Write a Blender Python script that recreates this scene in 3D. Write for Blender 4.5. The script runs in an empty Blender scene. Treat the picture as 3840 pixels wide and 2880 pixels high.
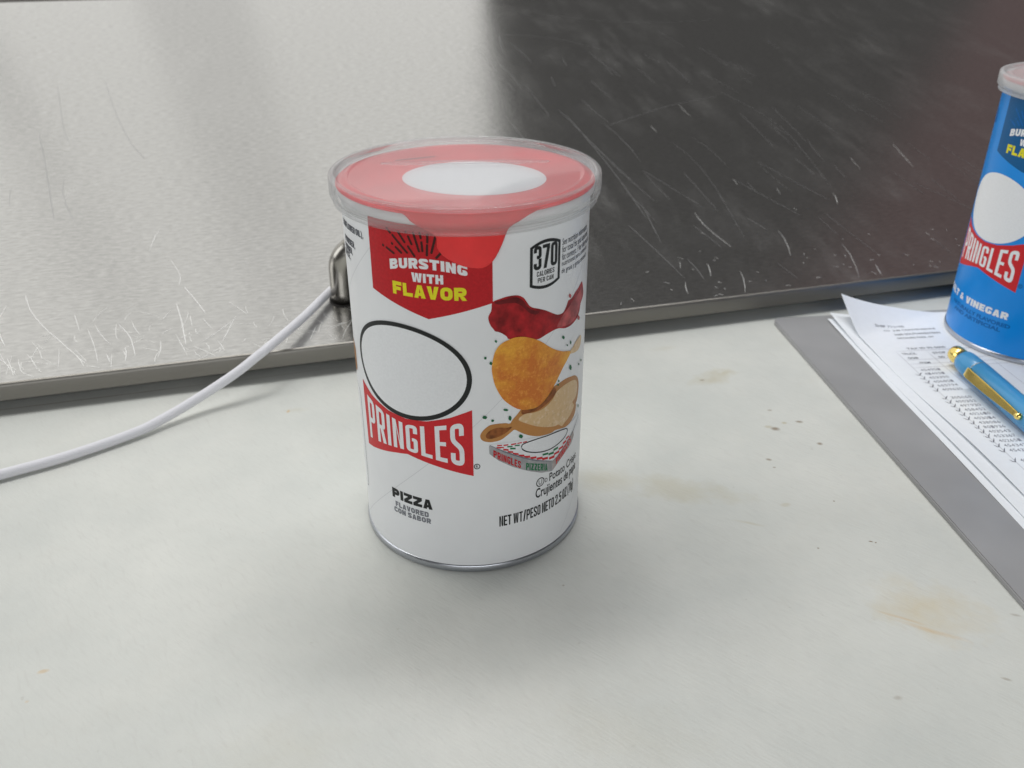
import bpy, bmesh, math, random
from mathutils import Vector, Matrix
random.seed(7)
R_ = math.radians
S = bpy.context.scene
C = S.collection
mm = 0.001

# ---------------------------------------------------------------- camera
cam_d = bpy.data.cameras.new('camera'); cam = bpy.data.objects.new('camera', cam_d); C.objects.link(cam)
cam.location = (0, 0, 0.19562)
cam.rotation_euler = (R_(90 - 28.617), R_(-0.0), 0)
cam_d.sensor_width = 36.0; cam_d.lens = 36.0 * 3381.27 / 3840.0
cam_d.clip_start = 0.01; cam_d.clip_end = 50
cam_d.dof.use_dof = True; cam_d.dof.focus_distance = 0.285; cam_d.dof.aperture_fstop = 22.0
S.camera = cam

# ---------------------------------------------------------------- world, lamps, exposure
w = bpy.data.worlds.new('World'); S.world = w; w.use_nodes = True
bg = w.node_tree.nodes['Background']
bg.inputs[0].default_value = (1.0, 0.98, 0.96, 1); bg.inputs[1].default_value = 0.066
S.view_settings.view_transform = 'Standard'; S.view_settings.look = 'None'
S.view_settings.exposure = 0.25; S.view_settings.gamma = 1.0

def area(name, loc, target, sx, sy, radiance, col, roll=0.0):
    d = bpy.data.lights.new(name, 'AREA'); d.shape = 'RECTANGLE'; d.size = sx; d.size_y = sy
    d.energy = radiance * sx * sy * math.pi; d.color = col
    o = bpy.data.objects.new(name, d); C.objects.link(o); o.location = loc
    q = (Vector(target) - Vector(loc)).to_track_quat('-Z', 'Y')
    o.rotation_euler = (q.to_matrix() @ Matrix.Rotation(roll, 3, 'Z')).to_euler()
    return o
# bright shop window behind the counter on the left, in panes: mirrored in the steel lid
for x0, x1, rad in ((-.375, .03, .68), (-.57, -.375, .57), (-.875, -.57, .70), (-2.6, -.905, .72)):
    area('window_lamp', ((x0 + x1) / 2 + .18, 1.6, 1.95), ((x0 + x1) / 2 + .18, 0.0, 1.95), x1 - x0, 3.6, rad, (1.0, 0.995, 0.965), R_(8.9))
# ceiling troffers over the counter
area('ceiling_lamp', (-0.75, 0.75, 1.9), (-0.75, 0.75, 0), 1.2, 0.30, 9.0, (1.0, 0.985, 0.95))
area('ceiling_lamp', (0.22, 1.0, 1.9), (0.22, 1.0, 0), 1.2, 0.34, 10.5, (0.985, 0.99, 1.0))
area('front_fill_lamp', (0.10, -1.7, 0.8), (0.05, 0.25, 0.05), 2.0, 0.8, 2.3, (0.97, 0.985, 1.0))  # low fill added in front for the can's face, in place of bright walls
# fill lamp added on the left to brighten the left flank of the can
area('side_fill_lamp', (-2.2, 0.35, 1.0), (0, 0.27, 0.05), 1.3, 1.4, 2.0, (0.985, 0.995, 1.0))
# dim red lamp added to tint the steel's reflection on the far right
area('red_tint_lamp', (1.75, 1.9, 1.3), (0.6, 0.4, 0.1), 1.5, 1.9, 0.045, (1.0, 0.40, 0.42))

# ---------------------------------------------------------------- node helpers
def mat(name):
    m = bpy.data.materials.new(name); m.use_nodes = True
    nt = m.node_tree; b = nt.nodes['Principled BSDF']
    return m, nt, b
def N(nt, t, **k):
    n = nt.nodes.new(t)
    for a, v in k.items(): setattr(n, a, v)
    return n
def setin(nt, sock, v):
    if hasattr(v, 'is_linked') or isinstance(v, bpy.types.NodeSocket): nt.links.new(v, sock)
    else: sock.default_value = v
def math_(nt, op, a, b=0.0, clamp=False):
    n = N(nt, 'ShaderNodeMath', operation=op, use_clamp=clamp); setin(nt, n.inputs[0], a); setin(nt, n.inputs[1], b); return n.outputs[0]
def mix(nt, fac, a, b, blend='MIX'):
    n = N(nt, 'ShaderNodeMix', data_type='RGBA', blend_type=blend)
    setin(nt, n.inputs[0], fac); setin(nt, n.inputs[6], a); setin(nt, n.inputs[7], b); return n.outputs[2]
def noise(nt, vec, scale, detail=4, rough=0.55):
    n = N(nt, 'ShaderNodeTexNoise'); nt.links.new(vec, n.inputs['Vector'])
    n.inputs['Scale'].default_value = scale; n.inputs['Detail'].default_value = detail; n.inputs['Roughness'].default_value = rough
    return n.outputs[0]
def ramp(nt, v, lo, hi, a=0.0, b=1.0):
    n = N(nt, 'ShaderNodeMapRange', clamp=True); setin(nt, n.inputs[0], v)
    n.inputs[1].default_value = lo; n.inputs[2].default_value = hi; n.inputs[3].default_value = a; n.inputs[4].default_value = b
    return n.outputs[0]
def coords(nt, rot=0.0, scale=(1, 1, 1)):
    t = N(nt, 'ShaderNodeTexCoord'); m = N(nt, 'ShaderNodeMapping')
    src = t.outputs['Object']
    if rot:                                   # turn first, then stretch
        q = N(nt, 'ShaderNodeMapping'); nt.links.new(src, q.inputs[0]); q.inputs['Rotation'].default_value = (0, 0, rot); src = q.outputs[0]
    nt.links.new(src, m.inputs[0]); m.inputs['Scale'].default_value = scale
    return m.outputs[0]
def bump(nt, h, strength, dist, b):
    n = N(nt, 'ShaderNodeBump'); n.inputs['Strength'].default_value = strength; n.inputs['Distance'].default_value = dist
    nt.links.new(h, n.inputs['Height']); nt.links.new(n.outputs[0], b.inputs['Normal'])
def rgb(r, g, b): return (r, g, b, 1)

def plain(name, col, rough=0.4, metal=0.0, grain=0.0, gscale=3000, spec=0.5, coat=0.0):
    m, nt, b = mat(name)
    if name.startswith('print'): spec = .25
    b.inputs['Roughness'].default_value = rough; b.inputs['Metallic'].default_value = metal
    b.inputs['Specular IOR Level'].default_value = spec; b.inputs['Coat Weight'].default_value = coat
    b.inputs['Coat Roughness'].default_value = 0.15
    v = coords(nt)
    n = noise(nt, v, gscale, 3)
    k = ramp(nt, n, 0.3, 0.7, 1.0 - grain, 1.0 + grain)
    hs = N(nt, 'ShaderNodeHueSaturation'); hs.inputs['Color'].default_value = rgb(*col); nt.links.new(k, hs.inputs['Value'])
    nt.links.new(hs.outputs[0], b.inputs['Base Color'])
    return m

# ---------------------------------------------------------------- mesh helpers
def obj(name, bm, m, parent=None, smooth=True):
    me = bpy.data.meshes.new(name); bm.normal_update(); bm.to_mesh(me); bm.free()
    o = bpy.data.objects.new(name, me); C.objects.link(o)
    if m: me.materials.append(m)
    if smooth:
        for f in me.polygons: f.use_smooth = True
    if parent: o.parent = parent
    return o
def tag(o, label, cat, group=None, kind=None):
    if label: o['label'] = label
    if cat: o['category'] = cat
    if group: o['group'] = group
    if kind: o['kind'] = kind
    return o
def thing(name, label, cat, loc=(0, 0, 0), rotz=0.0, group=None):
    o = bpy.data.objects.new(name, None); C.objects.link(o); o.empty_display_size = 0.02
    o.location = loc; o.rotation_euler = (0, 0, rotz)
    return tag(o, label, cat, group)
def lathe_bm(prof, seg=160, closed=False):
    bm = bmesh.new(); rings = []
    for r, z in prof:
        if r < 1e-6: rings.append([bm.verts.new((0, 0, z * mm))])
        else: rings.append([bm.verts.new((r * mm * math.cos(2 * math.pi * i / seg), r * mm * math.sin(2 * math.pi * i / seg), z * mm)) for i in range(seg)])
    n = len(rings)
    for k in range(n if closed else n - 1):
        a, b = rings[k], rings[(k + 1) % n]
        for i in range(seg):
            j = (i + 1) % seg
            if len(a) == 1 and len(b) == 1: continue
            if len(a) == 1: bm.faces.new((a[0], b[j], b[i]))
            elif len(b) == 1: bm.faces.new((a[i], a[j], b[0]))
            else: bm.faces.new((a[i], a[j], b[j], b[i]))
    bmesh.ops.recalc_face_normals(bm, faces=bm.faces)
    return bm
def flat_shade_sharp(o, ang=35):
    me = o.data
    bm = bmesh.new(); bm.from_mesh(me)
    for e in bm.edges:
        if len(e.link_faces) == 2 and e.calc_face_angle(0) > R_(ang): e.smooth = False
    bm.to_mesh(me); bm.free()
def box_bm(x0, x1, y0, y1, z0, z1, bev=0.0, seg=2):
    bm = bmesh.new(); bmesh.ops.create_cube(bm, size=1)
    for v in bm.verts:
        v.co = Vector(((x0 + x1) / 2 + v.co.x * (x1 - x0), (y0 + y1) / 2 + v.co.y * (y1 - y0), (z0 + z1) / 2 + v.co.z * (z1 - z0)))
    if bev: bmesh.ops.bevel(bm, geom=bm.edges[:], offset=bev, segments=seg, affect='EDGES', profile=0.5)
    return bm
def catmull(pts, n=6):
    P = [Vector(p) for p in pts]; out = []
    for i in range(len(P) - 1):
        a = P[max(i - 1, 0)]; b = P[i]; c = P[i + 1]; d = P[min(i + 2, len(P) - 1)]
        for k in range(n):
            t = k / n
            out.append(0.5 * ((2 * b) + (c - a) * t + (2 * a - 5 * b + 4 * c - d) * t * t + (3 * b - a - 3 * c + d) * t ** 3))
    out.append(P[-1]); return out
def tube_bm(path, rad, seg=16, cap=True):
    bm = bmesh.new(); rings = []
    up = Vector((0, 0, 1)); prev = None
    for i, p in enumerate(path):
        t = (path[min(i + 1, len(path) - 1)] - path[max(i - 1, 0)]).normalized()
        if prev is None: n = t.cross(up).normalized() if abs(t.dot(up)) < .95 else t.cross(Vector((1, 0, 0))).normalized()
        else: n = (prev - t * prev.dot(t)).normalized()
        prev = n; b = t.cross(n)
        r = rad(i / (len(path) - 1)) if callable(rad) else rad
        rings.append([bm.verts.new(p + (n * math.cos(a) + b * math.sin(a)) * r) for a in [2 * math.pi * k / seg for k in range(seg)]])
    for a, b in zip(rings, rings[1:]):
        for i in range(seg): bm.faces.new((a[i], a[(i + 1) % seg], b[(i + 1) % seg], b[i]))
    if cap: bm.faces.new(rings[0][::-1]); bm.faces.new(rings[-1])
    bmesh.ops.recalc_face_normals(bm, faces=bm.faces)
    return bm

# flat artwork in millimetres, later laid on a surface
def smooth_loop(pts, n=3):
    P = [Vector((p[0], p[1])) for p in pts]; k = len(P); out = []
    for i in range(k):
        a, b, c, d = P[i - 1], P[i], P[(i + 1) % k], P[(i + 2) % k]
        for j in range(n):
            t = j / n
            out.append(0.5 * ((2 * b) + (c - a) * t + (2 * a - 5 * b + 4 * c - d) * t * t + (3 * b - a - 3 * c + d) * t ** 3))
    return [(p.x, p.y) for p in out]
from mathutils.geometry import tessellate_polygon
def poly2d(loops):
    """loops: list of polygons (each a list of points, or a list [outer, hole]) -> flat bmesh"""
    bm = bmesh.new()
    for lp in loops:
        rings = lp if isinstance(lp[0], list) else [lp]
        V = [[Vector((p[0], p[1], 0)) for p in r] for r in rings]
        tris = tessellate_polygon(V)
        vs = [bm.verts.new(p) for r in V for p in r]
        for t in tris:
            try: bm.faces.new([vs[i] for i in t])
            except ValueError: pass
    return bm
def ellipse(cx, cy, rx, ry, n=72, rot=0.0):
    o = []
    for i in range(n):
        a = 2 * math.pi * i / n; x, y = rx * math.cos(a), ry * math.sin(a)
        o.append((cx + x * math.cos(rot) - y * math.sin(rot), cy + x * math.sin(rot) + y * math.cos(rot)))
    return o
def stroke(a, b, wd):
    a, b = Vector(a), Vector(b); d = (b - a).normalized(); n = Vector((-d.y, d.x)) * wd / 2; e = d * wd * .35
    return [tuple(a + n - e * .2), tuple(a - e), tuple(a - n - e * .2), tuple(b - n + e * .2), tuple(b + e), tuple(b + n + e * .2)]
def ribbon(pts, wd):
    out = []
    P = [Vector(p) for p in pts]; L, Rr = [], []
    for i, p in enumerate(P):
        d = (P[min(i + 1, len(P) - 1)] - P[max(i - 1, 0)]).normalized(); n = Vector((-d.y, d.x))
        k = wd / 2 * (0.25 if i in (0, len(P) - 1) else 1.0)
        L.append(tuple(p + n * k)); Rr.append(tuple(p - n * k))
    return L + Rr[::-1]
_dg = None
def text2d(s, bold=0.0, shear=0.0, spacing=1.0):
    cu = bpy.data.curves.new('t', 'FONT'); cu.body = s; cu.size = 10; cu.offset = bold; cu.resolution_u = 3; cu.shear = shear
    cu.space_character = spacing
    o = bpy.data.objects.new('t', cu); C.objects.link(o)
    dg = bpy.context.evaluated_depsgraph_get(); dg.update()
    me = bpy.data.meshes.new_from_object(o.evaluated_get(dg))
    bm = bmesh.new(); bm.from_mesh(me)
    bpy.data.objects.remove(o); bpy.data.curves.remove(cu); bpy.data.meshes.remove(me)
    return bm
# block capitals drawn as strokes that butt (never overlap)
def rounded(path, r, closed=False, seg=5):
    P = [Vector(p) for p in path]; out = []; k = len(P)
    for i, p in enumerate(P):
        if not closed and i in (0, k - 1): out.append(p); continue
        a, c = P[i - 1], P[(i + 1) % k]; da, dc = (a - p), (c - p)
        rr = min(r, da.length * .49, dc.length * .49)
        if rr < 1e-4: out.append(p); continue
        s, e = p + da.normalized() * rr, p + dc.normalized() * rr
        for q in range(seg + 1):
            t = q / seg; out.append(s * (1 - t) ** 2 + p * 2 * t * (1 - t) + e * t * t)
    return out
def band(path, s, r, closed=False):
    P = rounded(path, r, closed); k = len(P); A, B = [], []
    for i, p in enumerate(P):
        if closed: d0, d1 = (p - P[i - 1]), (P[(i + 1) % k] - p)
        else: d0 = (p - P[i - 1]) if i else (P[1] - p); d1 = (P[i + 1] - p) if i < k - 1 else d0
        d0, d1 = d0.normalized(), d1.normalized(); n0, n1 = Vector((-d0.y, d0.x)), Vector((-d1.y, d1.x))
        m = (n0 + n1).normalized(); l = s / 2 / max(.35, m.dot(n0))
        A.append(tuple(p + m * l)); B.append(tuple(p - m * l))
    q = [[A[i], A[i + 1], B[i + 1], B[i]] for i in range(k - 1)]
    if closed: q.append([A[-1], A[0], B[0], B[-1]])
    return ('quads', q)
def rect(x0, x1, y0, y1): return [(x0, y0), (x1, y0), (x1, y1), (x0, y1)]
def glyph(ch, w, s, r):
    h = s / 2; t = s * 1.08
    if ch == 'I' or ch == '1': return [rect(0, s, 0, 1)], s
    if ch == 'L': return [band([(h, 1), (h, h), (w * .9, h)], s, 0)], w * .9
    if ch == 'E': return [band([(w * .9, 1 - h), (h, 1 - h), (h, h), (w * .9, h)], s, 0), rect(s, w * .82, .5 - h * .95, .5 + h * .95)], w * .9
    if ch == 'F': return [band([(w * .88, 1 - h), (h, 1 - h), (h, 0)], s, 0), rect(s, w * .8, .47 - h * .95, .47 + h * .95)], w * .88
    if ch == 'T': return [rect(0, w, 1 - s, 1), rect(w / 2 - h, w / 2 + h, 0, 1 - s)], w
    if ch == 'H': return [rect(0, s, 0, 1), rect(w - s, w, 0, 1), rect(s, w - s, .5 - h, .5 + h)], w
    if ch == 'N':
        d = min(.62, s * 1.9); return [rect(0, s, 0, 1), rect(w - s, w, 0, 1), [(s, 1), (s, 1 - d), (w - s, 0), (w - s, d)]], w
    m = .46
    bowl = band([(s, 1 - h), (w - h, 1 - h), (w - h, m), (s, m)], s, r)
    if ch == 'P': return [rect(0, s, 0, 1), bowl], w
    if ch == 'R': return [rect(0, s, 0, 1), bowl, [(w * .42, m - h), (w * .42 + t, m - h), (w + .02, 0), (w + .02 - t, 0)]], w
    if ch == 'B': return [rect(0, s, 0, 1), band([(s, 1 - h), (w - h - .03, 1 - h), (w - h - .03, .53), (s, .53)], s, r), band([(s, h), (w - h, h), (w - h, .53 - h)], s, r)], w
    if ch == 'D': return [rect(0, s, 0, 1), band([(s, 1 - h), (w - h, 1 - h), (w - h, h), (s, h)], s, r * 1.2)], w
    if ch in 'O0': return [band([(h, h), (w - h, h), (w - h, 1 - h), (h, 1 - h)], s, r * 1.3, True)], w
    if ch == 'U': return [band([(h, 1), (h, h), (w - h, h), (w - h, 1)], s, r * 1.3)], w
    if ch == 'C': return [band([(w - h, .66), (w - h, 1 - h), (h, 1 - h), (h, h), (w - h, h), (w - h, .34)], s, r * 1.3)], w
    if ch == 'G': return [band([(w - h, .70), (w - h, 1 - h), (h, 1 - h), (h, h), (w - h, h), (w - h, .53 - h), (w * .52, .53 - h)], s, r * .9)], w
    if ch == 'S': return [band([(w - h, .71), (w - h, 1 - h), (h, 1 - h), (h, .60), (w - h, .40), (w - h, h), (h, h), (h, .29)], s, r)], w
    if ch == 'J': return [band([(w - h, 1), (w - h, h), (h, h), (h, .3)], s, r)], w
    if ch == 'A':
        k, Y = s * .55, 1 - s * .95; xi = lambda y: t + (w / 2 - t) * y / Y
        return [[[(0, 0), (w / 2 - k, 1), (w / 2 + k, 1), (w, 0), (w - t, 0), (w - xi(.18), .18), (xi(.18), .18), (t, 0)], [(xi(.18 + s * .8), .18 + s * .8), (w / 2, Y), (w - xi(.18 + s * .8), .18 + s * .8)]]], w
    if ch == 'V': return [[(0, 1), (t, 1), (w / 2, s * 1.15), (w - t, 1), (w, 1), (w / 2 + s * .58, 0), (w / 2 - s * .58, 0)]], w
    if ch == 'W':
        w = w * 1.45; q = t * .5; return [[(0, 1), (t, 1), (.28 * w, .30), (.5 * w - q * .8, 1), (.5 * w + q * .8, 1), (.72 * w, .30), (w - t, 1), (w, 1), (.72 * w + q, 0), (.72 * w - q, 0), (.5 * w, .66), (.28 * w + q, 0), (.28 * w - q, 0)]], w
    if ch == 'Z': return [[(0, 1), (w, 1), (w, 1 - s), (s * 1.35, s), (w, s), (w, 0), (0, 0), (0, s), (w - s * 1.35, 1 - s), (0, 1 - s)]], w
    if ch == '3': return [band([(h, .72), (h, 1 - h), (w - h, 1 - h), (w - h, .53), (w * .38, .53)], s, r), band([(w - h, .53 - h), (w - h, h), (h, h), (h, .28)], s, r)], w
    if ch == '7': return [[(0, 1), (w, 1), (w, 1 - s * 1.1), (w * .5 + s * .2, 0), (w * .5 - s * .9, 0), (w - s * 1.1, 1 - s), (0, 1 - s)]], w
    if ch == '2': return [band([(h, .70), (h, 1 - h), (w - h, 1 - h), (w - h, .58), (h, .22), (h, h), (w, h)], s, r * .8)], w
    if ch == '5': return [band([(w, 1 - h), (h, 1 - h), (h, .57), (w - h, .57), (w - h, h), (h, h), (h, .28)], s, r * .5)], w
    if ch == '/': return [[(0, -.05), (t, -.05), (w * .8, 1.05), (w * .8 - t, 1.05)]], w * .8
    if ch == '.': return [rect(0, s, 0, s)], s
    if ch == ',': return [[(0, s), (s, s), (s, .02), (s * .3, -.18), (0, -.18), (s * .35, 0), (0, 0)]], s
    if ch == '(': return [band([(w * .45, 1.06), (h, .75), (h, .18), (w * .45, -.16)], s * .8, .3)], w * .45
    if ch == ')': return [band([(0, 1.06), (w * .45 - h, .75), (w * .45 - h, .18), (0, -.16)], s * .8, .3)], w * .45
    if ch == 'g': return [band([(w * .88 - h, .62), (h, .62), (h, h * .9), (w * .88 - s, h * .9)], s * .9, r * .5), band([(w * .88 - h, .62 + h), (w * .88 - h, -.2), (h, -.2)], s * .9, r * .5)], w * .88
    return [], w * .55
def block(text, w=.5, s=.2, r=.16, gap=.09, space=.24):
    polys = []; x = 0
    for ch in text:
        if ch == ' ': x += space; continue
        g, adv = glyph(ch, w, s, r)
        for lp in [z for y in g for z in (y[1] if y[0] == 'quads' else [y])]:
            rings = lp if isinstance(lp[0], list) else [lp]
            rings = [[(p[0] + x, p[1]) for p in q] for q in rings]
            polys.append(rings if len(rings) > 1 else rings[0])
        x += adv + gap
    return poly2d(polys)
def fit(bm, x0, x1, y0, y1, warp=None):
    xs = [v.co.x for v in bm.verts]; ys = [v.co.y for v in bm.verts]
    a, b, c, d = min(xs), max(xs), min(ys), max(ys)
    for v in bm.verts:
        x = (v.co.x - a) / (b - a); y = (v.co.y - c) / (d - c)
        if warp: v.co.x, v.co.y = warp(x, y)
        else: v.co.x = x0 + x * (x1 - x0); v.co.y = y0 + y * (y1 - y0)
    return bm
def join2d(bms):
    out = bmesh.new()
    for b in bms:
        me = bpy.data.meshes.new('j'); b.to_mesh(me); b.free(); out.from_mesh(me); bpy.data.meshes.remove(me)
    return out
def cut_x(bm, step):
    xs = [v.co.x for v in bm.verts]
    if not xs: return bm
    k = math.ceil(min(xs) / step)
    while k * step < max(xs):
        bmesh.ops.bisect_plane(bm, geom=bm.verts[:] + bm.edges[:] + bm.faces[:], plane_co=(k * step, 0, 0), plane_no=(1, 0, 0), dist=1e-5)
        k += 1
    return bm
def wrap(bm, base, radius, step=1.6, R0=37.5):
    cut_x(bm, step)
    for v in bm.verts:
        a = base + v.co.x / R0; z = v.co.y
        r = radius(v.co.x, z) if callable(radius) else radius
        v.co = Vector((r * mm * math.cos(a), r * mm * math.sin(a), z * mm))
    return bm
# traced artwork (millimetres on the label) and scratch lines (millimetres on the lid)
SALAMI = [(6.4,95.1),(7.1,95.7),(8.9,96.2),(10.8,96.6),(13.2,96.6),(14.6,96.2),(15.9,95.3),(16.8,94.0),(17.8,92.5),(19.1,91.6),(21.1,90.8),(23.8,89.5),(26.4,87.9),(28.5,86.8),(30.6,86.5),(31.7,87.0),(32.7,88.2),(33.5,89.5),(34.2,89.6),(35.8,89.8),(37.8,90.8),(39.8,91.3),(41.4,92.0),(43.0,92.3),(44.3,90.1),(45.1,88.0),(44.5,86.6),(42.5,85.3),(41.6,83.2),(39.7,81.6),(36.9,80.9),(34.4,80.8),(31.8,81.2),(29.0,82.2),(26.2,82.2),(23.3,81.7),(20.7,81.2),(15.7,82.1),(11.4,83.3),(10.7,84.2),(9.5,85.3),(8.3,86.0),(7.2,86.4),(6.9,86.9),(6.0,88.2),(5.5,89.5),(5.3,90.8),(5.6,91.7),(6.2,92.9)]
SALAMI_DARK = [(7.1,95.3),(9.6,95.8),(12.9,96.0),(14.6,95.5),(15.9,94.2),(17.0,92.5),(18.8,91.0),(21.1,90.0),(20.0,89.3),(17.8,90.3),(15.7,92.5),(13.6,94.1),(10.7,94.6),(8.4,94.5)]
SALAMI_LIGHT = [(31.0,86.0),(33.2,87.0),(36.4,88.7),(40.3,89.8),(43.1,90.6),(44.3,88.0),(41.4,85.2),(39.6,82.7),(35.8,81.6),(31.4,82.0),(28.3,83.0)]
CHIP = [(11.2,83.2),(13.2,83.6),(15.7,83.3),(18.1,82.4),(20.7,81.0),(22.8,79.5),(25.4,77.3),(28.2,75.4),(31.7,73.6),(35.7,72.0),(34.1,70.1),(31.6,68.1),(29.3,65.5),(27.5,63.4),(25.4,61.4),(23.2,59.6),(20.7,58.5),(18.1,58.6),(15.6,59.1),(13.7,60.0),(11.6,61.7),(9.6,63.8),(8.2,66.2),(7.0,69.1),(6.4,71.8),(6.1,74.5),(6.4,77.1),(7.0,79.6),(8.0,81.4),(9.5,82.6)]
CHIP_TAIL = [(35.2,72.0),(37.5,72.8),(39.8,73.9),(43.4,74.2),(44.3,72.9),(43.8,71.1),(41.9,70.0),(38.8,70.3),(35.7,71.2)]
TOAST = [(15.6,59.5),(18.1,59.4),(20.7,59.1),(23.2,60.2),(25.4,61.9),(27.5,63.1),(30.1,63.3),(33.5,63.4),(37.6,62.5),(40.2,61.5),(42.6,59.4),(43.8,56.8),(43.7,53.9),(42.7,51.4),(41.6,50.8),(42.0,49.6),(41.1,47.4),(38.3,45.9),(35.0,45.5),(32.6,46.0),(28.8,47.0),(27.3,46.8),(24.4,47.2),(21.2,47.9),(18.2,49.2),(15.6,50.8),(13.2,52.6),(12.2,52.2),(10.6,51.1),(8.8,50.0),(6.8,49.6),(4.8,49.7),(3.1,50.4),(2.4,51.6),(2.6,52.9),(3.7,54.4),(5.4,55.6),(7.6,55.8),(10.1,55.6),(11.6,55.2),(12.4,56.3),(14.0,57.9)]
TOAST_IN = [(14.3,55.9),(16.4,57.3),(19.6,56.9),(22.3,56.9),(24.9,57.6),(27.3,59.0),(29.1,60.8),(32.7,61.5),(37.8,60.9),(41.5,58.8),(42.1,55.0),(40.6,53.1),(38.4,52.8),(39.8,50.8),(37.5,48.8),(33.9,47.6),(32.1,47.0),(30.3,48.4),(28.3,48.7),(24.4,50.0),(20.5,51.8),(17.0,53.9)]
TOAST_SHADE = [(15.6,59.0),(18.4,58.4),(21.0,58.4),(23.5,59.5),(25.8,61.2),(27.7,62.9),(28.6,61.0),(26.6,59.2),(23.9,58.0),(21.1,57.2),(17.8,57.3),(15.6,57.5)]
TONGUE_IN = [(4.1,52.3),(5.6,53.9),(8.1,54.4),(10.6,53.9),(12.2,53.9),(11.1,52.7),(9.1,51.6),(6.6,50.9),(4.6,51.0)]
BOX_TOP = [(5.4,48.8),(10.1,48.7),(15.9,48.4),(21.8,47.6),(27.3,46.6),(33.0,45.6),(38.3,45.6),(44.7,45.8),(45.8,42.1),(41.4,39.9),(36.5,38.0),(31.6,36.9),(27.9,36.0),(21.4,38.8),(15.4,42.1),(10.1,45.3),(5.4,48.5)]
BOX_FRONT = [(5.0,48.3),(5.4,48.5),(10.1,45.3),(15.4,42.1),(21.4,38.8),(27.9,35.8),(27.7,32.2),(23.1,33.6),(18.9,35.7),(12.6,39.3),(8.0,42.6),(5.1,45.5)]
BOX_SIDE = [(27.9,35.9),(30.0,36.5),(34.5,38.9),(39.9,41.4),(40.6,39.2),(38.6,37.1),(35.1,36.1),(31.4,34.6),(29.4,33.3),(27.8,32.3)]
BOX_RED = [[(7.3,47.7),(8.7,47.5),(8.7,46.9),(7.3,47.2)],[(8.3,47.5),(9.6,47.3),(9.6,46.9),(8.3,47.1)],[(9.4,46.7),(11.1,46.2),(11.1,45.6),(9.4,46.1)],[(10.8,45.6),(12.6,45.1),(12.6,44.5),(10.8,45.0)],[(12.5,44.6),(14.4,43.9),(14.4,43.3),(12.5,43.9)],[(14.4,43.4),(16.4,42.8),(16.4,42.1),(14.4,42.7)],[(16.4,42.3),(18.5,41.8),(18.5,41.0),(16.4,41.6)],[(18.6,41.2),(20.8,40.7),(20.9,39.9),(18.6,40.4)],[(21.0,40.1),(23.3,39.6),(23.3,38.7),(21.0,39.3)],[(23.2,39.1),(25.6,38.6),(25.6,37.7),(23.2,38.3)],[(26.1,38.1),(28.7,37.8),(28.7,36.9),(26.2,37.2)],[(28.4,38.6),(31.0,38.5),(31.1,37.7),(28.5,37.8)],[(30.7,39.3),(33.1,39.4),(33.2,38.6),(30.7,38.6)],[(32.9,40.4),(34.9,40.5),(34.9,39.7),(32.9,39.6)],[(34.8,41.2),(36.5,41.4),(36.6,40.7),(34.8,40.6)],[(7.5,48.4),(9.0,48.2),(9.0,47.8),(7.5,47.9)],[(9.5,48.1),(11.0,48.0),(11.0,47.6),(9.5,47.6)],[(11.9,47.9),(13.6,47.8),(13.6,47.4),(11.9,47.4)],[(14.0,47.7),(15.5,47.7),(15.5,47.3),(14.0,47.4)],[(15.9,47.6),(17.3,47.5),(17.3,47.2),(15.9,47.2)]]
BOX_GREEN = [[(10.7,47.4),(12.4,47.1),(12.4,46.7),(10.7,46.9)],[(13.1,47.2),(14.8,47.0),(14.8,46.5),(13.1,46.8)],[(11.6,46.6),(13.4,46.2),(13.4,45.6),(11.6,46.0)],[(23.3,40.6),(25.7,40.2),(25.8,39.4),(23.3,39.9)],[(25.9,39.7),(28.3,39.4),(28.3,38.6),(25.9,38.9)],[(28.1,40.3),(30.3,40.3),(30.3,39.5),(28.1,39.5)]]
BOX_OVAL = [(15.4,45.6),(15.8,46.7),(17.9,47.0),(21.2,47.0),(25.1,46.6),(29.6,46.1),(34.6,44.9),(35.5,43.5),(34.0,42.1),(30.8,41.3),(26.7,41.0),(22.6,41.6),(18.8,42.9),(16.5,44.2)]
BOX_TEXTQ = [(6.3,46.8),(15.2,40.7),(15.2,38.1),(6.3,44.2),(17.0,39.6),(25.4,36.1),(25.5,33.4),(17.0,37.0),(29.3,36.1),(37.4,40.8),(38.3,38.3),(29.6,33.8)]
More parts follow.
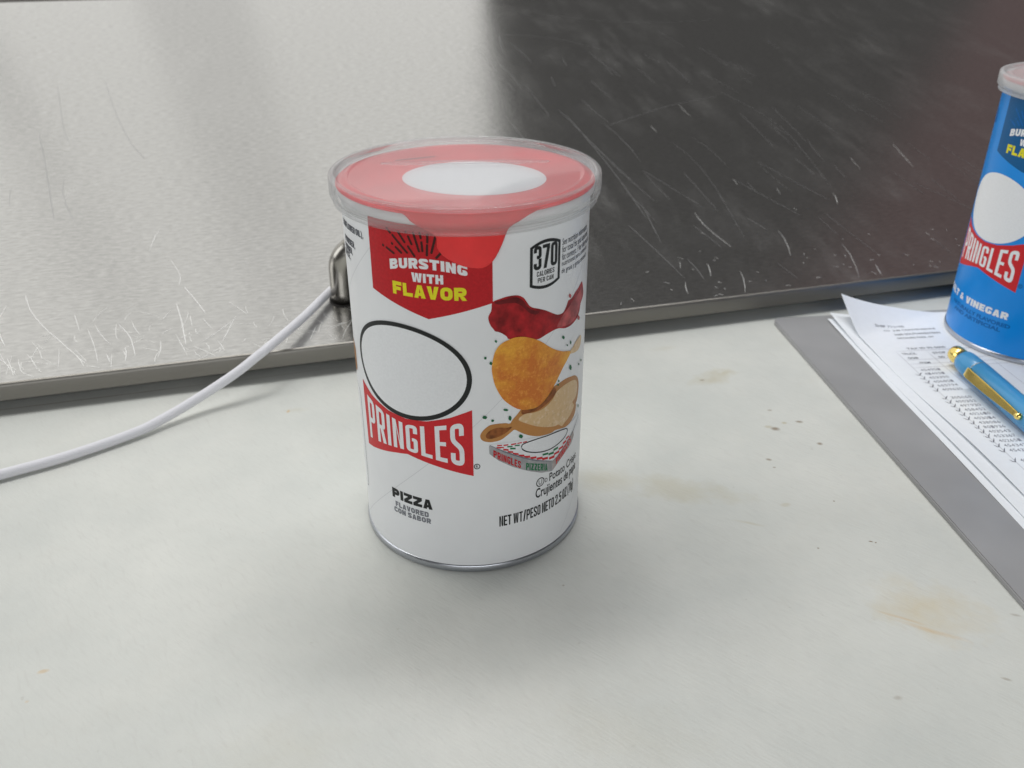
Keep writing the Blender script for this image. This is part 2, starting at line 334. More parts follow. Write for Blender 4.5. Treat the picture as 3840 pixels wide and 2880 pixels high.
FLAKES = [[(7.0,83.3),(7.2,83.7),(7.6,83.6),(7.8,83.2),(7.6,82.8),(7.2,83.0)],[(3.9,78.3),(4.1,78.7),(4.5,78.6),(4.7,78.3),(4.5,77.8),(4.0,77.9)],[(5.4,76.4),(5.7,77.0),(6.0,76.9),(6.3,76.4),(6.1,75.8),(5.6,76.0)],[(9.4,60.4),(9.8,60.7),(10.6,60.5),(11.1,60.1),(10.7,59.7),(9.8,60.0)],[(3.1,58.6),(3.5,59.2),(4.2,59.0),(4.6,58.5),(4.2,57.9),(3.4,58.1)],[(5.7,57.2),(6.0,57.6),(6.4,57.5),(6.7,57.2),(6.4,56.7),(5.9,56.8)],[(11.0,57.2),(11.3,58.0),(11.8,57.8),(12.1,57.1),(11.8,56.2),(11.2,56.5)],[(14.4,50.0),(14.8,50.6),(15.5,50.3),(15.9,49.7),(15.5,49.0),(14.7,49.4)],[(30.7,78.6),(31.0,79.1),(31.6,78.8),(32.1,78.2),(31.8,77.6),(31.0,78.1)],[(35.2,75.2),(35.3,75.8),(35.8,75.5),(36.1,74.9),(35.9,74.2),(35.4,74.6)],[(33.2,75.1),(33.4,75.3),(33.8,75.1),(34.1,74.7),(33.9,74.5),(33.4,74.8)],[(35.3,66.6),(35.6,67.4),(36.3,67.0),(36.9,66.0),(36.5,65.1),(35.6,65.7)],[(29.4,64.4),(29.5,64.8),(29.8,64.6),(30.1,64.2),(29.9,63.7),(29.5,64.0)],[(28.8,63.3),(29.1,63.5),(29.6,63.3),(29.9,62.9),(29.7,62.6),(29.0,62.9)],[(44.5,64.9),(44.8,65.3),(45.4,64.9),(45.9,64.3),(45.6,63.9),(44.8,64.4)],[(42.1,64.6),(42.4,64.9),(42.9,64.6),(43.4,64.1),(43.1,63.8),(42.4,64.2)],[(43.3,48.8),(43.5,49.4),(44.0,49.0),(44.5,48.3),(44.3,47.6),(43.6,48.2)]]
DROPS = [[(33.6,91.1),(33.9,91.7),(34.6,91.3),(35.1,90.6),(34.8,90.0),(33.9,90.4)],[(39.7,81.7),(40.2,82.3),(41.1,81.8),(41.9,80.9),(41.4,80.2),(40.2,80.9)]]
RAYS = [[(-23.4,115.2),(-22.1,114.0)],[(-21.5,113.6),(-17.0,109.1)],[(-19.6,114.8),(-17.6,112.0)],[(-23.9,109.6),(-21.3,108.3)],[(-20.7,110.3),(-18.8,108.8)],[(-16.7,111.1),(-14.8,108.4)],[(-16.5,114.0),(-15.5,111.7)],[(-14.9,115.2),(-13.4,109.9)],[(-13.0,115.3),(-12.7,113.7)],[(-12.6,112.8),(-12.4,110.1)],[(-10.8,115.1),(-10.9,112.7)],[(-11.0,112.1),(-11.2,109.0)],[(-8.6,114.5),(-9.9,109.8)],[(-7.1,110.2),(-8.6,108.5)],[(-25.2,110.1),(-24.8,109.8)],[(-21.9,111.2),(-21.6,110.9)],[(-17.2,115.2),(-17.0,114.9)]]
OVAL = [(-41.5,73.2),(-40.6,76.3),(-38.1,79.9),(-34.2,83.4),(-30.0,85.5),(-25.7,86.7),(-19.9,87.3),(-15.5,87.0),(-12.1,86.3),(-8.5,84.7),(-5.3,82.6),(-2.8,80.0),(-0.8,76.4),(0.2,72.7),(-0.4,68.6),(-1.9,64.9),(-4.7,61.6),(-7.8,59.3),(-11.7,57.2),(-16.1,55.9),(-20.5,55.1),(-25.2,55.4),(-30.6,56.6),(-35.0,59.1),(-39.0,61.8),(-41.6,66.1),(-42.6,69.6)]
OVAL_IN = [(-40.0,73.8),(-39.1,76.3),(-37.1,79.2),(-33.7,82.2),(-29.9,84.2),(-25.8,85.4),(-20.4,86.0),(-16.3,85.8),(-12.8,85.2),(-9.5,83.9),(-6.6,81.8),(-4.1,79.3),(-2.3,76.0),(-1.4,72.8),(-1.9,69.0),(-3.6,65.4),(-6.0,62.5),(-8.8,60.3),(-12.0,58.5),(-16.1,57.3),(-20.0,56.6),(-24.2,57.0),(-29.1,58.4),(-33.4,60.6),(-37.4,63.3),(-40.0,67.2),(-40.9,70.4)]
TAB = [(-22.8,121.4),(-18.5,121.1),(-16.2,120.2),(-14.7,118.7),(-12.5,117.2),(-9.2,115.7),(-8.1,114.2),(-8.1,112.0),(-6.6,109.8),(-4.1,108.2),(-1.3,106.9),(1.2,106.3),(3.7,106.1),(5.8,107.2),(7.4,109.1),(9.1,112.0),(10.2,114.8),(11.2,117.0),(13.5,118.3),(16.6,119.9),(20.0,121.0)]
SC_DARK = [[[-275.3,359.2],[-263.7,280.3],[-257.7,252.1]],[[-244.0,362.1],[-232.4,296.0],[-220.9,246.0],[-211.3,218.8]],[[-277.0,270.5],[-266.9,214.5],[-255.1,145.1]],[[-255.5,199.3],[-245.5,146.1]],[[-282.9,191.3],[-280.2,166.8]]]
SC_WHITE = [[[-260.3,71.3],[-256.4,57.1],[-248.8,41.4],[-241.1,28.9],[-233.7,16.9]],[[-264.6,23.4],[-255.4,5.3]],[[-200.5,126.3],[-205.0,103.2]],[[-194.4,92.3],[-189.7,76.2],[-190.0,66.6]],[[-187.7,64.5],[-182.9,52.6],[-177.6,38.1]],[[-191.1,49.7],[-188.7,34.6],[-186.7,14.8]],[[-191.2,23.9],[-186.0,6.1]],[[-163.8,33.8],[-171.4,11.6]],[[-164.7,31.1],[-180.1,14.8]],[[-216.7,37.5],[-210.9,25.3],[-208.1,10.2]],[[-229.7,36.0],[-225.6,20.4],[-223.4,8.3]],[[-227.0,39.6],[-218.5,20.2]],[[-253.4,21.0],[-247.9,8.6]],[[-240.6,23.5],[-239.3,6.7]],[[-210.8,39.1],[-205.9,24.9]],[[-197.7,19.8],[-197.5,10.5]],[[-172.8,14.6],[-170.0,6.0]],[[-236.7,50.2],[-233.2,35.4]],[[-250.0,33.4],[-244.6,35.0]],[[-197.3,36.4],[-192.9,44.2]],[[-212.7,17.6],[-212.1,7.2]],[[-233.0,16.7],[-227.5,7.9]],[[-220.3,14.0],[-218.5,7.3]],[[-179.2,34.1],[-174.8,24.6]],[[-266.9,39.6],[-263.4,29.6]],[[-256.4,17.9],[-253.7,7.4]]]
SC_RIGHT = [[[161.8,253.6],[161.0,229.2]],[[100.2,90.4],[99.6,71.6],[103.5,48.7]],[[168.7,40.5],[157.6,5.2]],[[284.1,161.5],[275.0,123.6]],[[144.4,129.1],[143.4,120.1]],[[240.5,145.6],[237.2,128.1]],[[124.9,218.5],[125.0,207.3]],[[198.9,99.5],[193.5,84.9]],[[68.1,40.1],[65.5,32.6]],[[62.3,18.9],[59.0,8.4]],[[96.4,23.9],[89.0,3.6]],[[163.2,85.4],[163.8,81.9]],[[174.5,15.3],[171.7,5.0]],[[82.1,34.7],[78.4,22.2]],[[139.6,61.0],[132.1,33.2]],[[166.8,112.4],[164.8,103.9]]]
SC_FAINT = [[[69.0,257.8],[73.2,198.4],[79.8,127.8]],[[73.2,198.4],[76.6,150.2],[82.7,106.7]],[[128.6,189.3],[130.5,140.8],[116.1,56.5]],[[92.2,230.6],[95.4,162.2]],[[69.4,122.7],[72.7,82.8]],[[73.6,108.4],[66.2,60.1]],[[205.5,273.1],[218.5,201.3],[202.0,106.1]],[[216.2,215.8],[210.5,158.9]],[[146.4,195.0],[148.9,145.3]],[[68.8,428.8],[114.4,412.9],[149.4,375.2]],[[127.4,477.0],[209.8,444.8],[287.6,447.5]],[[92.6,221.4],[151.1,250.2],[198.7,263.5]],[[71.5,247.8],[72.3,166.2],[69.2,89.7]],[[172.8,149.0],[173.7,104.0]]]

# ---------------------------------------------------------------- materials
def steel(name, col, rough, grain=True, smear=True):
    m, nt, b = mat(name)
    b.inputs['Metallic'].default_value = 1.0
    v = coords(nt); vs = coords(nt, 0, (0.28, 1, 1))
    fine = noise(nt, vs, 1500, 3, 0.6)
    if smear:
        vd = coords(nt, R_(6), (1, 0.22, 1))
        big = noise(nt, v, 9, 5, 0.6); dia = noise(nt, vd, 55, 5, 0.65)
        s = math_(nt, 'MULTIPLY', ramp(nt, big, .42, .68), ramp(nt, dia, .42, .72))
        r1 = math_(nt, 'ADD', ramp(nt, fine, .3, .7, rough - .03, rough + .05), math_(nt, 'MULTIPLY', s, .11))
        nt.links.new(math_(nt, 'SUBTRACT', 1.0, math_(nt, 'MULTIPLY', s, .07)), b.inputs['Metallic'])
        nt.links.new(r1, b.inputs['Roughness'])
        c = mix(nt, ramp(nt, noise(nt, vs, 700, 4, .65), .35, .68), rgb(*[x * .84 for x in col]), rgb(*[min(1, x * 1.10) for x in col]))
        nt.links.new(c, b.inputs['Base Color'])
    else:
        b.inputs['Base Color'].default_value = rgb(*col); b.inputs['Roughness'].default_value = rough
    if grain: bump(nt, fine, 0.15, 0.0004, b)
    return m
M = {}
M['steel'] = steel('brushed_steel', (.58, .575, .56), .17)
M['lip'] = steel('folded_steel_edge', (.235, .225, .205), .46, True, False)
M['handle'] = steel('polished_steel', (.36, .345, .315), .24, False, False)
M['tin'] = plain('tinplate', (.50, .52, .56), .28, 1.0, .05, 900)
M['scratch'] = plain('bare_scratch', (.86, .86, .84), .5, .15)
M['scratch_dim'] = plain('fine_scratch', (.30, .30, .30), .5, .85)
M['scratch_mid'] = plain('light_scratch', (.78, .78, .76), .4, .55)
M['scratch_dark'] = plain('dark_scratch', (.34, .34, .34), .5, .9)
M['dark'] = plain('dark_gap', (.03, .027, .024), .7)

def board_mat():
    m, nt, b = mat('worn_white_polyethylene')
    v = coords(nt)
    base = mix(nt, ramp(nt, noise(nt, v, 11, 5, .6), .35, .65), rgb(.575, .595, .565), rgb(.68, .69, .65))
    fib = noise(nt, coords(nt, R_(38), (.14, 1, 1)), 1100, 3, .6)
    fib2 = noise(nt, coords(nt, R_(58), (.16, 1, 1)), 700, 3, .6)
    base = mix(nt, ramp(nt, fib, .48, .76, 0, .22), base, rgb(.52, .52, .49))
    base = mix(nt, ramp(nt, fib2, .56, .78, 0, .24), base, rgb(.5, .49, .46))
    base = mix(nt, ramp(nt, noise(nt, coords(nt, R_(-35), (.5, 1, 1)), 38, 6, .7), .52, .72, 0, .16), base, rgb(.60, .59, .53))
    sp = noise(nt, v, 330, 2, .5)
    base = mix(nt, ramp(nt, sp, .72, .82, 0, .28), base, rgb(.36, .34, .29))
    t = N(nt, 'ShaderNodeTexCoord'); sep = N(nt, 'ShaderNodeSeparateXYZ'); nt.links.new(t.outputs['Object'], sep.inputs[0])
    warpx = ramp(nt, noise(nt, v, 60, 4, .65), .2, .8, -1, 1); warpy = ramp(nt, noise(nt, coords(nt, 1.0), 75, 4, .65), .2, .8, -1, 1)
    def mark(x, y, rx, ry, rot, col, amt, soft=.6, wob=.5):
        nonlocal base
        dx = math_(nt, 'SUBTRACT', sep.outputs[0], x * mm); dy = math_(nt, 'SUBTRACT', sep.outputs[1], y * mm)
        c, s = math.cos(rot), math.sin(rot)
        u = math_(nt, 'DIVIDE', math_(nt, 'ADD', math_(nt, 'MULTIPLY', dx, c), math_(nt, 'MULTIPLY', dy, s)), rx * mm)
        w_ = math_(nt, 'DIVIDE', math_(nt, 'SUBTRACT', math_(nt, 'MULTIPLY', dy, c), math_(nt, 'MULTIPLY', dx, s)), ry * mm)
        u = math_(nt, 'ADD', u, math_(nt, 'MULTIPLY', warpx, wob)); w_ = math_(nt, 'ADD', w_, math_(nt, 'MULTIPLY', warpy, wob))
        d = math_(nt, 'SQRT', math_(nt, 'ADD', math_(nt, 'MULTIPLY', u, u), math_(nt, 'MULTIPLY', w_, w_)))
        f = ramp(nt, d, 1 - soft, 1.0, amt, 0)
        base = mix(nt, f, base, rgb(*col))
    tan = (.50, .46, .33); dk = (.21, .145, .08)
    for a in STAINS_AND_GROOVE:
        mark(*a[:5], {'t': tan, 'd': dk, 'o': (.62, .44, .23), 'g': (.50, .465, .335), 'y': (.60, .50, .30)}[a[5]], *a[6:])
    nt.links.new(base, b.inputs['Base Color'])
    b.inputs['Roughness'].default_value = .5; b.inputs['Specular IOR Level'].default_value = .35
    h = math_(nt, 'ADD', fib, math_(nt, 'MULTIPLY', noise(nt, v, 120, 4), 1.5))
    bump(nt, h, .20, .0006, b)
    return m
STAINS_AND_GROOVE = [
 (92, 364, 15, 7, .45, 't', .55, .9, .8), (86.8, 362.3, 1.6, .8, .2, 'd', .6, .7, .4), (98, 369, 6, 1.6, .4, 't', .35, .8, .6),
 (109.4, 319.9, 2.6, 1.7, -.3, 'd', .75, .7, .4), (106.5, 321.5, 2.2, 1.4, 0, 't', .6, .7, .5), (120.9, 325.4, 1.9, 1.1, -.2, 'd', .75, .7, .3), (114.2, 324.5, 1.4, 1.1, 0, 't', .8, .6, .3),
 (110.7, 335.0, 1.5, 1.0, 0, 'd', .45, .7, .4), (124.2, 308.2, 1.5, 1.3, -.2, 'd', .75, .7, .3), (100.8, 296.6, 1.5, 1.0, -.3, 'd', .7, .7, .3), (101.6, 291.1, .8, .6, 0, 'd', .6, .6, .2),
 (117.8, 269.1, .5, .5, 0, 'd', .7, .5, .1), (104, 242.1, .5, .5, 0, 'd', .6, .5, .1), (123.1, 245.7, .9, .35, -.3, 'd', .95, .5, .1), (124.6, 245.1, .5, .3, .6, 'd', .9, .5, .1),
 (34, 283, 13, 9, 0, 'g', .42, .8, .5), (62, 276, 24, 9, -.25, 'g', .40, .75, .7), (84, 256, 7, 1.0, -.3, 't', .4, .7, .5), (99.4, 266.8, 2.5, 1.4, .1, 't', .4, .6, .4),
 (130, 213, 19, 16, -.5, 'y', .48, .95, .6), (127, 203, 12, 1.3, -.45, 'o', .5, .9, .5), (121, 208, 9, .8, -.45, 'o', .45, .9, .5), (106.6, 177.3, 1.6, 1.0, 0, 'd', .3, .7, .4),
 (155, 209.9, 2.2, .7, -.3, 'd', .35, .7, .3), (16.5, 223.4, .5, .5, 0, 'd', .4, .5, .1), (-134, 187, 2.0, 1.1, .3, 'o', .55, .6, .4), (-133.5, 176, .7, .6, 0, 'o', .35, .6, .2),
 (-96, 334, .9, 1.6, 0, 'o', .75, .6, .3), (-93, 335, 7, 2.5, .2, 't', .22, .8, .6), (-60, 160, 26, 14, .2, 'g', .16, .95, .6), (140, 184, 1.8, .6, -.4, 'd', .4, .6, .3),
 (-190, 343.8, 75, .55, .277, 'd', .5, .8, .2), (-100, 369.5, 40, .4, .30, 'd', .3, .8, .2),  # groove along the rear edge, its shade painted in as dark lines
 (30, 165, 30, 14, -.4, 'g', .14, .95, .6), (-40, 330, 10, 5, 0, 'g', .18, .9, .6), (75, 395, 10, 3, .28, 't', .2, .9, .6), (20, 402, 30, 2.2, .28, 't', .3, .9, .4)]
M['board'] = board_mat()

def paper_can(name, col, rough=.42):
    m, nt, b = mat(name)
    v = coords(nt)
    c = mix(nt, ramp(nt, noise(nt, v, 45, 4), .3, .7), rgb(*[x * .965 for x in col]), rgb(*[min(1, x * 1.02) for x in col]))
    nt.links.new(c, b.inputs['Base Color']); b.inputs['Roughness'].default_value = rough; b.inputs['Specular IOR Level'].default_value = .45
    bump(nt, noise(nt, coords(nt, .7, (1, 1, .4)), 420, 4, .6), .10, .0006, b)
    return m
M['can_white'] = paper_can('white_label_paper', (.82, .835, .85), .35)
M['can_blue'] = paper_can('blue_label_paper', (.0, .25, .74), .30)
M['flag_red'] = plain('print_deep_red', (.50, .012, .018), .42, 0, .10, 1400)
M['banner_red'] = plain('print_red', (.60, .022, .028), .42, 0, .06, 1400)
M['flag_blue'] = plain('print_deep_blue', (.003, .10, .27), .38, 0, .06, 1400)
M['text_blue'] = plain('print_mid_blue', (.002, .125, .42), .38, 0, .06, 1400)
M['ink'] = plain('print_black', (.018, .020, .020), .40, 0, .1, 1400)
M['ink_soft'] = plain('print_dark_navy', (.03, .035, .055), .42, 0, .1, 1400)
M['ink_grey'] = plain('print_grey', (.20, .21, .235), .42, 0, .08, 1400)
M['ray'] = plain('print_ray', (.045, .010, .008), .42, 0, .1, 1400)
M['white'] = plain('print_white', (.80, .815, .83), .42, 0, .03, 1400)
M['yellow'] = plain('print_yellow', (.78, .72, .02), .42, 0, .06, 1400)
M['green'] = plain('print_green', (.012, .13, .05), .42, 0, .35, 2500)
M['seam'] = plain('paper_seam', (.64, .65, .67), .5)
M['salami'] = plain('print_salami', (.34, .012, .016), .42, 0, .5, 260)
M['salami_dark'] = plain('print_salami_dark', (.15, .008, .010), .42, 0, .4, 300)
M['salami_light'] = plain('print_salami_light', (.42, .075, .075), .42, 0, .45, 280)
def crisp_mat(name, edge, mid, centre, rad, fine=900, dots=.35):
    m, nt, b = mat(name)
    v = coords(nt); t = N(nt, 'ShaderNodeTexCoord')
    d = N(nt, 'ShaderNodeVectorMath', operation='DISTANCE'); nt.links.new(t.outputs['Object'], d.inputs[0]); d.inputs[1].default_value = centre
    f = math_(nt, 'ADD', ramp(nt, d.outputs['Value'], rad * .25, rad, 1, 0), ramp(nt, noise(nt, v, 220, 5, .7), .3, .7, -.45, .45), True)
    c = mix(nt, f, rgb(*edge), rgb(*mid))
    c = mix(nt, ramp(nt, noise(nt, v, fine, 3, .6), .52, .75, 0, dots), c, rgb(edge[0] * 1.3, edge[1] * 1.5, edge[2] * 2 + .05))
    c = mix(nt, ramp(nt, noise(nt, v, fine * 1.3, 3, .6), .58, .75, 0, dots), c, rgb(mid[0] * .55, mid[1] * .5, mid[2] * .4))
    nt.links.new(c, b.inputs['Base Color']); b.inputs['Roughness'].default_value = .42
    return m

def lid_mat(name, veil):
    m, nt, b = mat(name); nt.nodes.remove(b)
    out = nt.nodes['Material Output']
    tr = N(nt, 'ShaderNodeBsdfTransparent'); df = N(nt, 'ShaderNodeBsdfDiffuse'); tl = N(nt, 'ShaderNodeBsdfTranslucent'); gl = N(nt, 'ShaderNodeBsdfGlossy')
    df.inputs[0].default_value = rgb(.86, .87, .88); tl.inputs[0].default_value = rgb(.86, .87, .88); gl.inputs['Roughness'].default_value = .08
    a = N(nt, 'ShaderNodeMixShader'); a.inputs[0].default_value = .15; nt.links.new(df.outputs[0], a.inputs[1]); nt.links.new(tl.outputs[0], a.inputs[2])
    lw = N(nt, 'ShaderNodeLayerWeight'); lw.inputs[0].default_value = .5
    f = math_(nt, 'ADD', math_(nt, 'MULTIPLY', math_(nt, 'POWER', lw.outputs['Facing'], 6.0), .28), veil)
    c = N(nt, 'ShaderNodeMixShader'); nt.links.new(f, c.inputs[0]); nt.links.new(tr.outputs[0], c.inputs[1]); nt.links.new(a.outputs[0], c.inputs[2])
    fr = N(nt, 'ShaderNodeFresnel'); fr.inputs[0].default_value = 1.42
    g = N(nt, 'ShaderNodeMixShader'); nt.links.new(math_(nt, 'MULTIPLY', fr.outputs[0], .5), g.inputs[0]); nt.links.new(c.outputs[0], g.inputs[1]); nt.links.new(gl.outputs[0], g.inputs[2])
    nt.links.new(g.outputs[0], out.inputs[0])
    return m
M['lid'] = lid_mat('translucent_lid_plastic', .125)
M['lid_frosted'] = lid_mat('frosted_lid_plastic', .36)
M['foil'] = plain('red_seal_foil', (.76, .032, .042), .32, 0, .12, 60, .5)
M['foil_tab'] = plain('red_pull_tab_foil', (.84, .045, .045), .4, 0, .08, 120, .3)
M['foil_white'] = plain('white_seal_print', (.80, .81, .84), .3)
M['foil_code'] = plain('printed_code', (.10, .07, .07), .5)
M['cord'] = plain('white_braided_cord', (.74, .74, .77), .6, 0, .06, 2000)
M['grey'] = plain('grey_plastic', (.335, .335, .34), .36, 0, .10, 18, .4)
M['sheet'] = plain('white_paper', (.86, .89, .93), .7, 0, .015, 300, .2)
M['toner'] = plain('toner_grey', (.30, .31, .35), .7)
M['toner_dark'] = plain('toner_dark', (.17, .18, .21), .7)
M['line'] = plain('ruled_line', (.55, .56, .60), .7)
M['biro'] = plain('pen_ink', (.06, .06, .09), .6)
M['gold'] = plain('gold_metal', (1.0, .76, .24), .20, 1.0, .02)
M['pen'] = plain('pale_blue_lacquer', (.060, .31, .60), .28, 0, .02, 300, .45, .25)
M['pen_ring'] = plain('pen_ring', (.45, .50, .50), .3, .8)

# ---------------------------------------------------------------- the setting: steel counter under the board
TH = R_(15.795)
Ld = Vector((math.cos(TH), math.sin(TH), 0)); Bd = Vector((-math.sin(TH), math.cos(TH), 0))
T10 = R_(10)
bm = box_bm(-1.2, 1.6, -.6, 1.6, -.06, -.004)
o = obj('counter', bm, steel('counter_steel', (.40, .38, .35), .35, True, False), None, False); o.rotation_euler = (0, 0, TH); o['kind'] = 'structure'
# dark box standing in for the shaded gap behind the lid's hinge
o = obj('rear_gap_box', box_bm(-.75, .9, 0, .25, -.02, .004, .002), plain('dark_rear_gap', (.075, .068, .062), .5), None, False)
top = Vector((.0358, .4041, .0133)); nrm = Ld.cross(Bd * math.cos(T10) + Vector((0, 0, math.sin(T10))))
LF = Matrix((Ld, Bd * math.cos(T10) + Vector((0, 0, math.sin(T10))), nrm)).transposed().to_4x4(); LF.translation = top
hp = LF @ Vector((0, .572, -.004)); o.location = hp; o.rotation_euler = (0, 0, TH); o['kind'] = 'structure'

# ---------------------------------------------------------------- cutting board
bm = box_bm(-.75, 1.0, -.75, .014, -.013, 0, .0018, 3)
board = obj('cutting_board', bm, M['board'], None, False)
# keep the object origin at the world origin so stain positions stay in counter millimetres
RM = Matrix.Translation((-.22, .3346, 0)) @ Matrix.Rotation(TH, 4, 'Z')
board.data.transform(RM)
tag(board, 'worn white plastic cutting board with brown stains covering the counter front', 'cutting board')

# ---------------------------------------------------------------- steel lid with handle
lid = thing('steel_lid', 'scratched brushed steel hinged lid with folded front lip behind the cans', 'counter lid')
lid.matrix_world = LF
bm = bmesh.new()
x0, x1, dep, th = -.46, .80, .565, .003
prof = [(dep, 0), (.0022, 0)] + [(.0022 - .0022 * math.sin(a), -.0022 + .0022 * math.cos(a)) for a in [R_(15 * k) for k in range(1, 6)]]
prof = [(dep, 0), (.05, 0), (.006, 0), (.0018, 0)]
rows = []
for y, z in prof: rows.append([bm.verts.new((x, y, z)) for x in (x0, x1)])
for a, b in zip(rows, rows[1:]): bm.faces.new((a[0], a[1], b[1], b[0]))
back = [bm.verts.new((x, dep, -th)) for x in (x0, x1)]
bm.faces.new((back[1], back[0], rows[0][0]) + (rows[0][1],))
bmesh.ops.recalc_face_normals(bm, faces=bm.faces)
panel = obj('lid_panel', bm, M['steel'], lid)
flat_shade_sharp(panel, 50)
# folded lip: hangs straight down from the front edge (vertical in the world)
dv = LF.to_3x3().inverted() @ Vector((0, 0, -1)); 
bm = bmesh.new()
p0 = Vector((0, 0, -.0014)); hgt = .0066
sec = [Vector((0, .0018, 0)), Vector((0, .0010, -.0001)), Vector((0, .0004, -.0005)), p0, p0 + dv * hgt * .5, p0 + dv * (hgt - .0006), p0 + dv * hgt + Vector((0, .0006, 0)), p0 + dv * hgt + Vector((0, .010, 0)), Vector((0, .012, -.003))]
nx = 24; rows = []
for s in sec:
    rows.append([bm.verts.new((x0 + (x1 - x0) * i / nx, s.y, s.z)) for i in range(nx + 1)])
for a, b in zip(rows, rows[1:]):
    for i in range(nx): bm.faces.new((a[i], a[i + 1], b[i + 1], b[i]))
bmesh.ops.recalc_face_normals(bm, faces=bm.faces)
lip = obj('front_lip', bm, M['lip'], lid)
flat_shade_sharp(lip, 50)
# underside closing sheet
bm = bmesh.new()
q = [bm.verts.new(v) for v in ((x0, .012, -.003), (x1, .012, -.003), (x1, dep, -.003), (x0, dep, -.003))]; bm.faces.new(q)
obj('underside', bm, M['dark'], lid, False)
# round-bar handle
hx, hy, hh, hl, hr, bend = -.1125, .0375, .0285, .118, .0062, .0105
pts = [Vector((hx, hy, -.001)), Vector((hx, hy, .006)), Vector((hx, hy, hh - bend))]
for k in range(1, 9):
    a = R_(90 * k / 8); pts.append(Vector((hx + bend - bend * math.cos(a), hy, hh - bend + bend * math.sin(a))))
n0 = len(pts)
pts += [Vector((hx + hl / 2, hy, hh))]
for k in range(0, 9):
    a = R_(90 * k / 8); pts.append(Vector((hx + hl - bend + bend * math.sin(a), hy, hh - bend + bend * math.cos(a))))
pts += [Vector((hx + hl, hy, .006)), Vector((hx + hl, hy, -.001))]
h = obj('handle', tube_bm(pts, hr, 28), M['handle'], lid)
for q in (hx, hx + hl):
    bm = lathe_bm([(6.0, -.2), (7.0, -.2), (7.1, .35), (6.7, .6), (6.0, .6)], 32)
    f = obj('foot_ring', bm, M['dark'], h); f.location = (q, hy, 0)
# scratches in the steel
def strip_part(name, lines, wd, m, z):
    bm = poly2d([ribbon([(a[0], a[1]) for a in smooth_line(l)], wd * random.uniform(.7, 1.3)) for l in lines])
    for v in bm.verts: v.co = Vector((v.co.x * mm, v.co.y * mm, z))
    o = obj(name, bm, m, lid, False); o['kind'] = 'stuff'; return o
def smooth_line(l):
    if len(l) < 3: 
        a, b = Vector(l[0]), Vector(l[1]); d = (b - a); n = Vector((-d.y, d.x)) * random.uniform(-.05, .05)
        return [tuple(a), tuple(a + d * .33 + n), tuple(a + d * .7 + n * .8), tuple(b)]
    return [(p.x, p.y) for p in catmull([(a, b, 0) for a, b in l], 4)]
strip_part('scratches', SC_DARK, .38, M['scratch_dark'], .00004)
extra = []
for i in range(95):
    x = random.uniform(-275, -95); y = abs(random.gauss(0, 17)) + 3; l = random.uniform(3, 16)
    a = random.gauss(1.75, .75); d = (math.cos(a) * l, math.sin(a) * l)
    extra.append([(x, y), (x + d[0] * .5 + random.uniform(-.8, .8), y + d[1] * .5), (x + d[0], y + d[1])])
strip_part('bright_scratches', SC_WHITE, .26, M['scratch'], .00005)
strip_part('fine_scratches', extra, .20, M['scratch_mid'], .000055)
strip_part('bright_scratches', SC_RIGHT, .21, M['scratch'], .00005)
ex2 = []
for i in range(55):
    x = random.uniform(20, 250); y = abs(random.gauss(0, 30)) + 3; l = random.uniform(.7, 3.5)
    a = random.gauss(2.2, .5); ex2.append([(x, y), (x + math.cos(a) * l, y + math.sin(a) * l)])
strip_part('bright_scratches', ex2, .16, M['scratch'], .00006)
ex3 = []
for i in range(60):
    x = random.uniform(30, 330); y = random.uniform(10, 380); l = random.uniform(15, 70)
    a = random.gauss(1.62, .16); ex3.append([(x, y), (x + math.cos(a) * l * .5 + random.uniform(-.7, .7), y + math.sin(a) * l * .5), (x + math.cos(a) * l, y + math.sin(a) * l)])
strip_part('fine_scratches', SC_FAINT + ex3, .24, M['scratch_dim'], .00007)

# ---------------------------------------------------------------- charging cord over the lip and through the handle
cp = [(-330, 215, 2.4), (-262, 243, 2.4), (-225, 263, 2.4), (-193.4, 282.6, 2.4), (-173.5, 295.4, 2.4), (-153.4, 312.5, 2.6), (-143.1, 323.7, 4), (-131.8, 334.7, 7.5), (-119.3, 344.9, 13), (-112, 351.8, 17), (-106.9, 358.1, 19.5), (-96.9, 383.4, 22), (-88.8, 409.1, 24.2), (-78, 434, 27), (-55, 458, 30), (-20, 474, 33)]
path = catmull([tuple(x * mm for x in p) for p in cp], 12)
bm = tube_bm(path, 2.02 * mm, 20)
cm, nt, b = mat('braided_cord')
v = coords(nt); wv = noise(nt, v, 1400, 2)
b.inputs['Base Color'].default_value = rgb(.74, .74, .78); b.inputs['Roughness'].default_value = .62; bump(nt, wv, .35, .0005, b)
cord = obj('charging_cord', bm, cm)
tag(cord, 'white braided cord lying on the cutting board and rising over the steel lip', 'cord')

# ---------------------------------------------------------------- snack cans
def facing(cx, cy): return math.atan2(-cy, -cx)
def put(bm, base, rad, name, m, parent, step=1.6):
    return obj(name, wrap(bm, base, rad, step), m, parent, False)
R1, R2, R3, R4 = 37.56, 37.61, 37.66, 37.71
def bt(txt, x0, x1, y0, y1, warp=None, **k):
    bm = block(txt, **k)
    if warp: return fit(bm, x0, x1, y0, y1, warp)
    xs = [v.co.x for v in bm.verts]; a, b_ = min(xs), max(xs)
    for v in bm.verts: v.co.x = x0 + (v.co.x - a) / (b_ - a) * (x1 - x0); v.co.y = y0 + v.co.y * (y1 - y0)
    return bm
def tx(s, x0, x1, y0, y1, bold=0.0, warp=None, shear=0.0, sp=1.0): return fit(text2d(s, bold, shear, sp), x0, x1, y0, y1, warp)
def arch(x0, x1, y0, y1, h):
    def f(x, y):
        k = 1 - (2 * x - 1) ** 2
        return x0 + x * (x1 - x0), y0 + y * (y1 - y0) + h * k
    return f
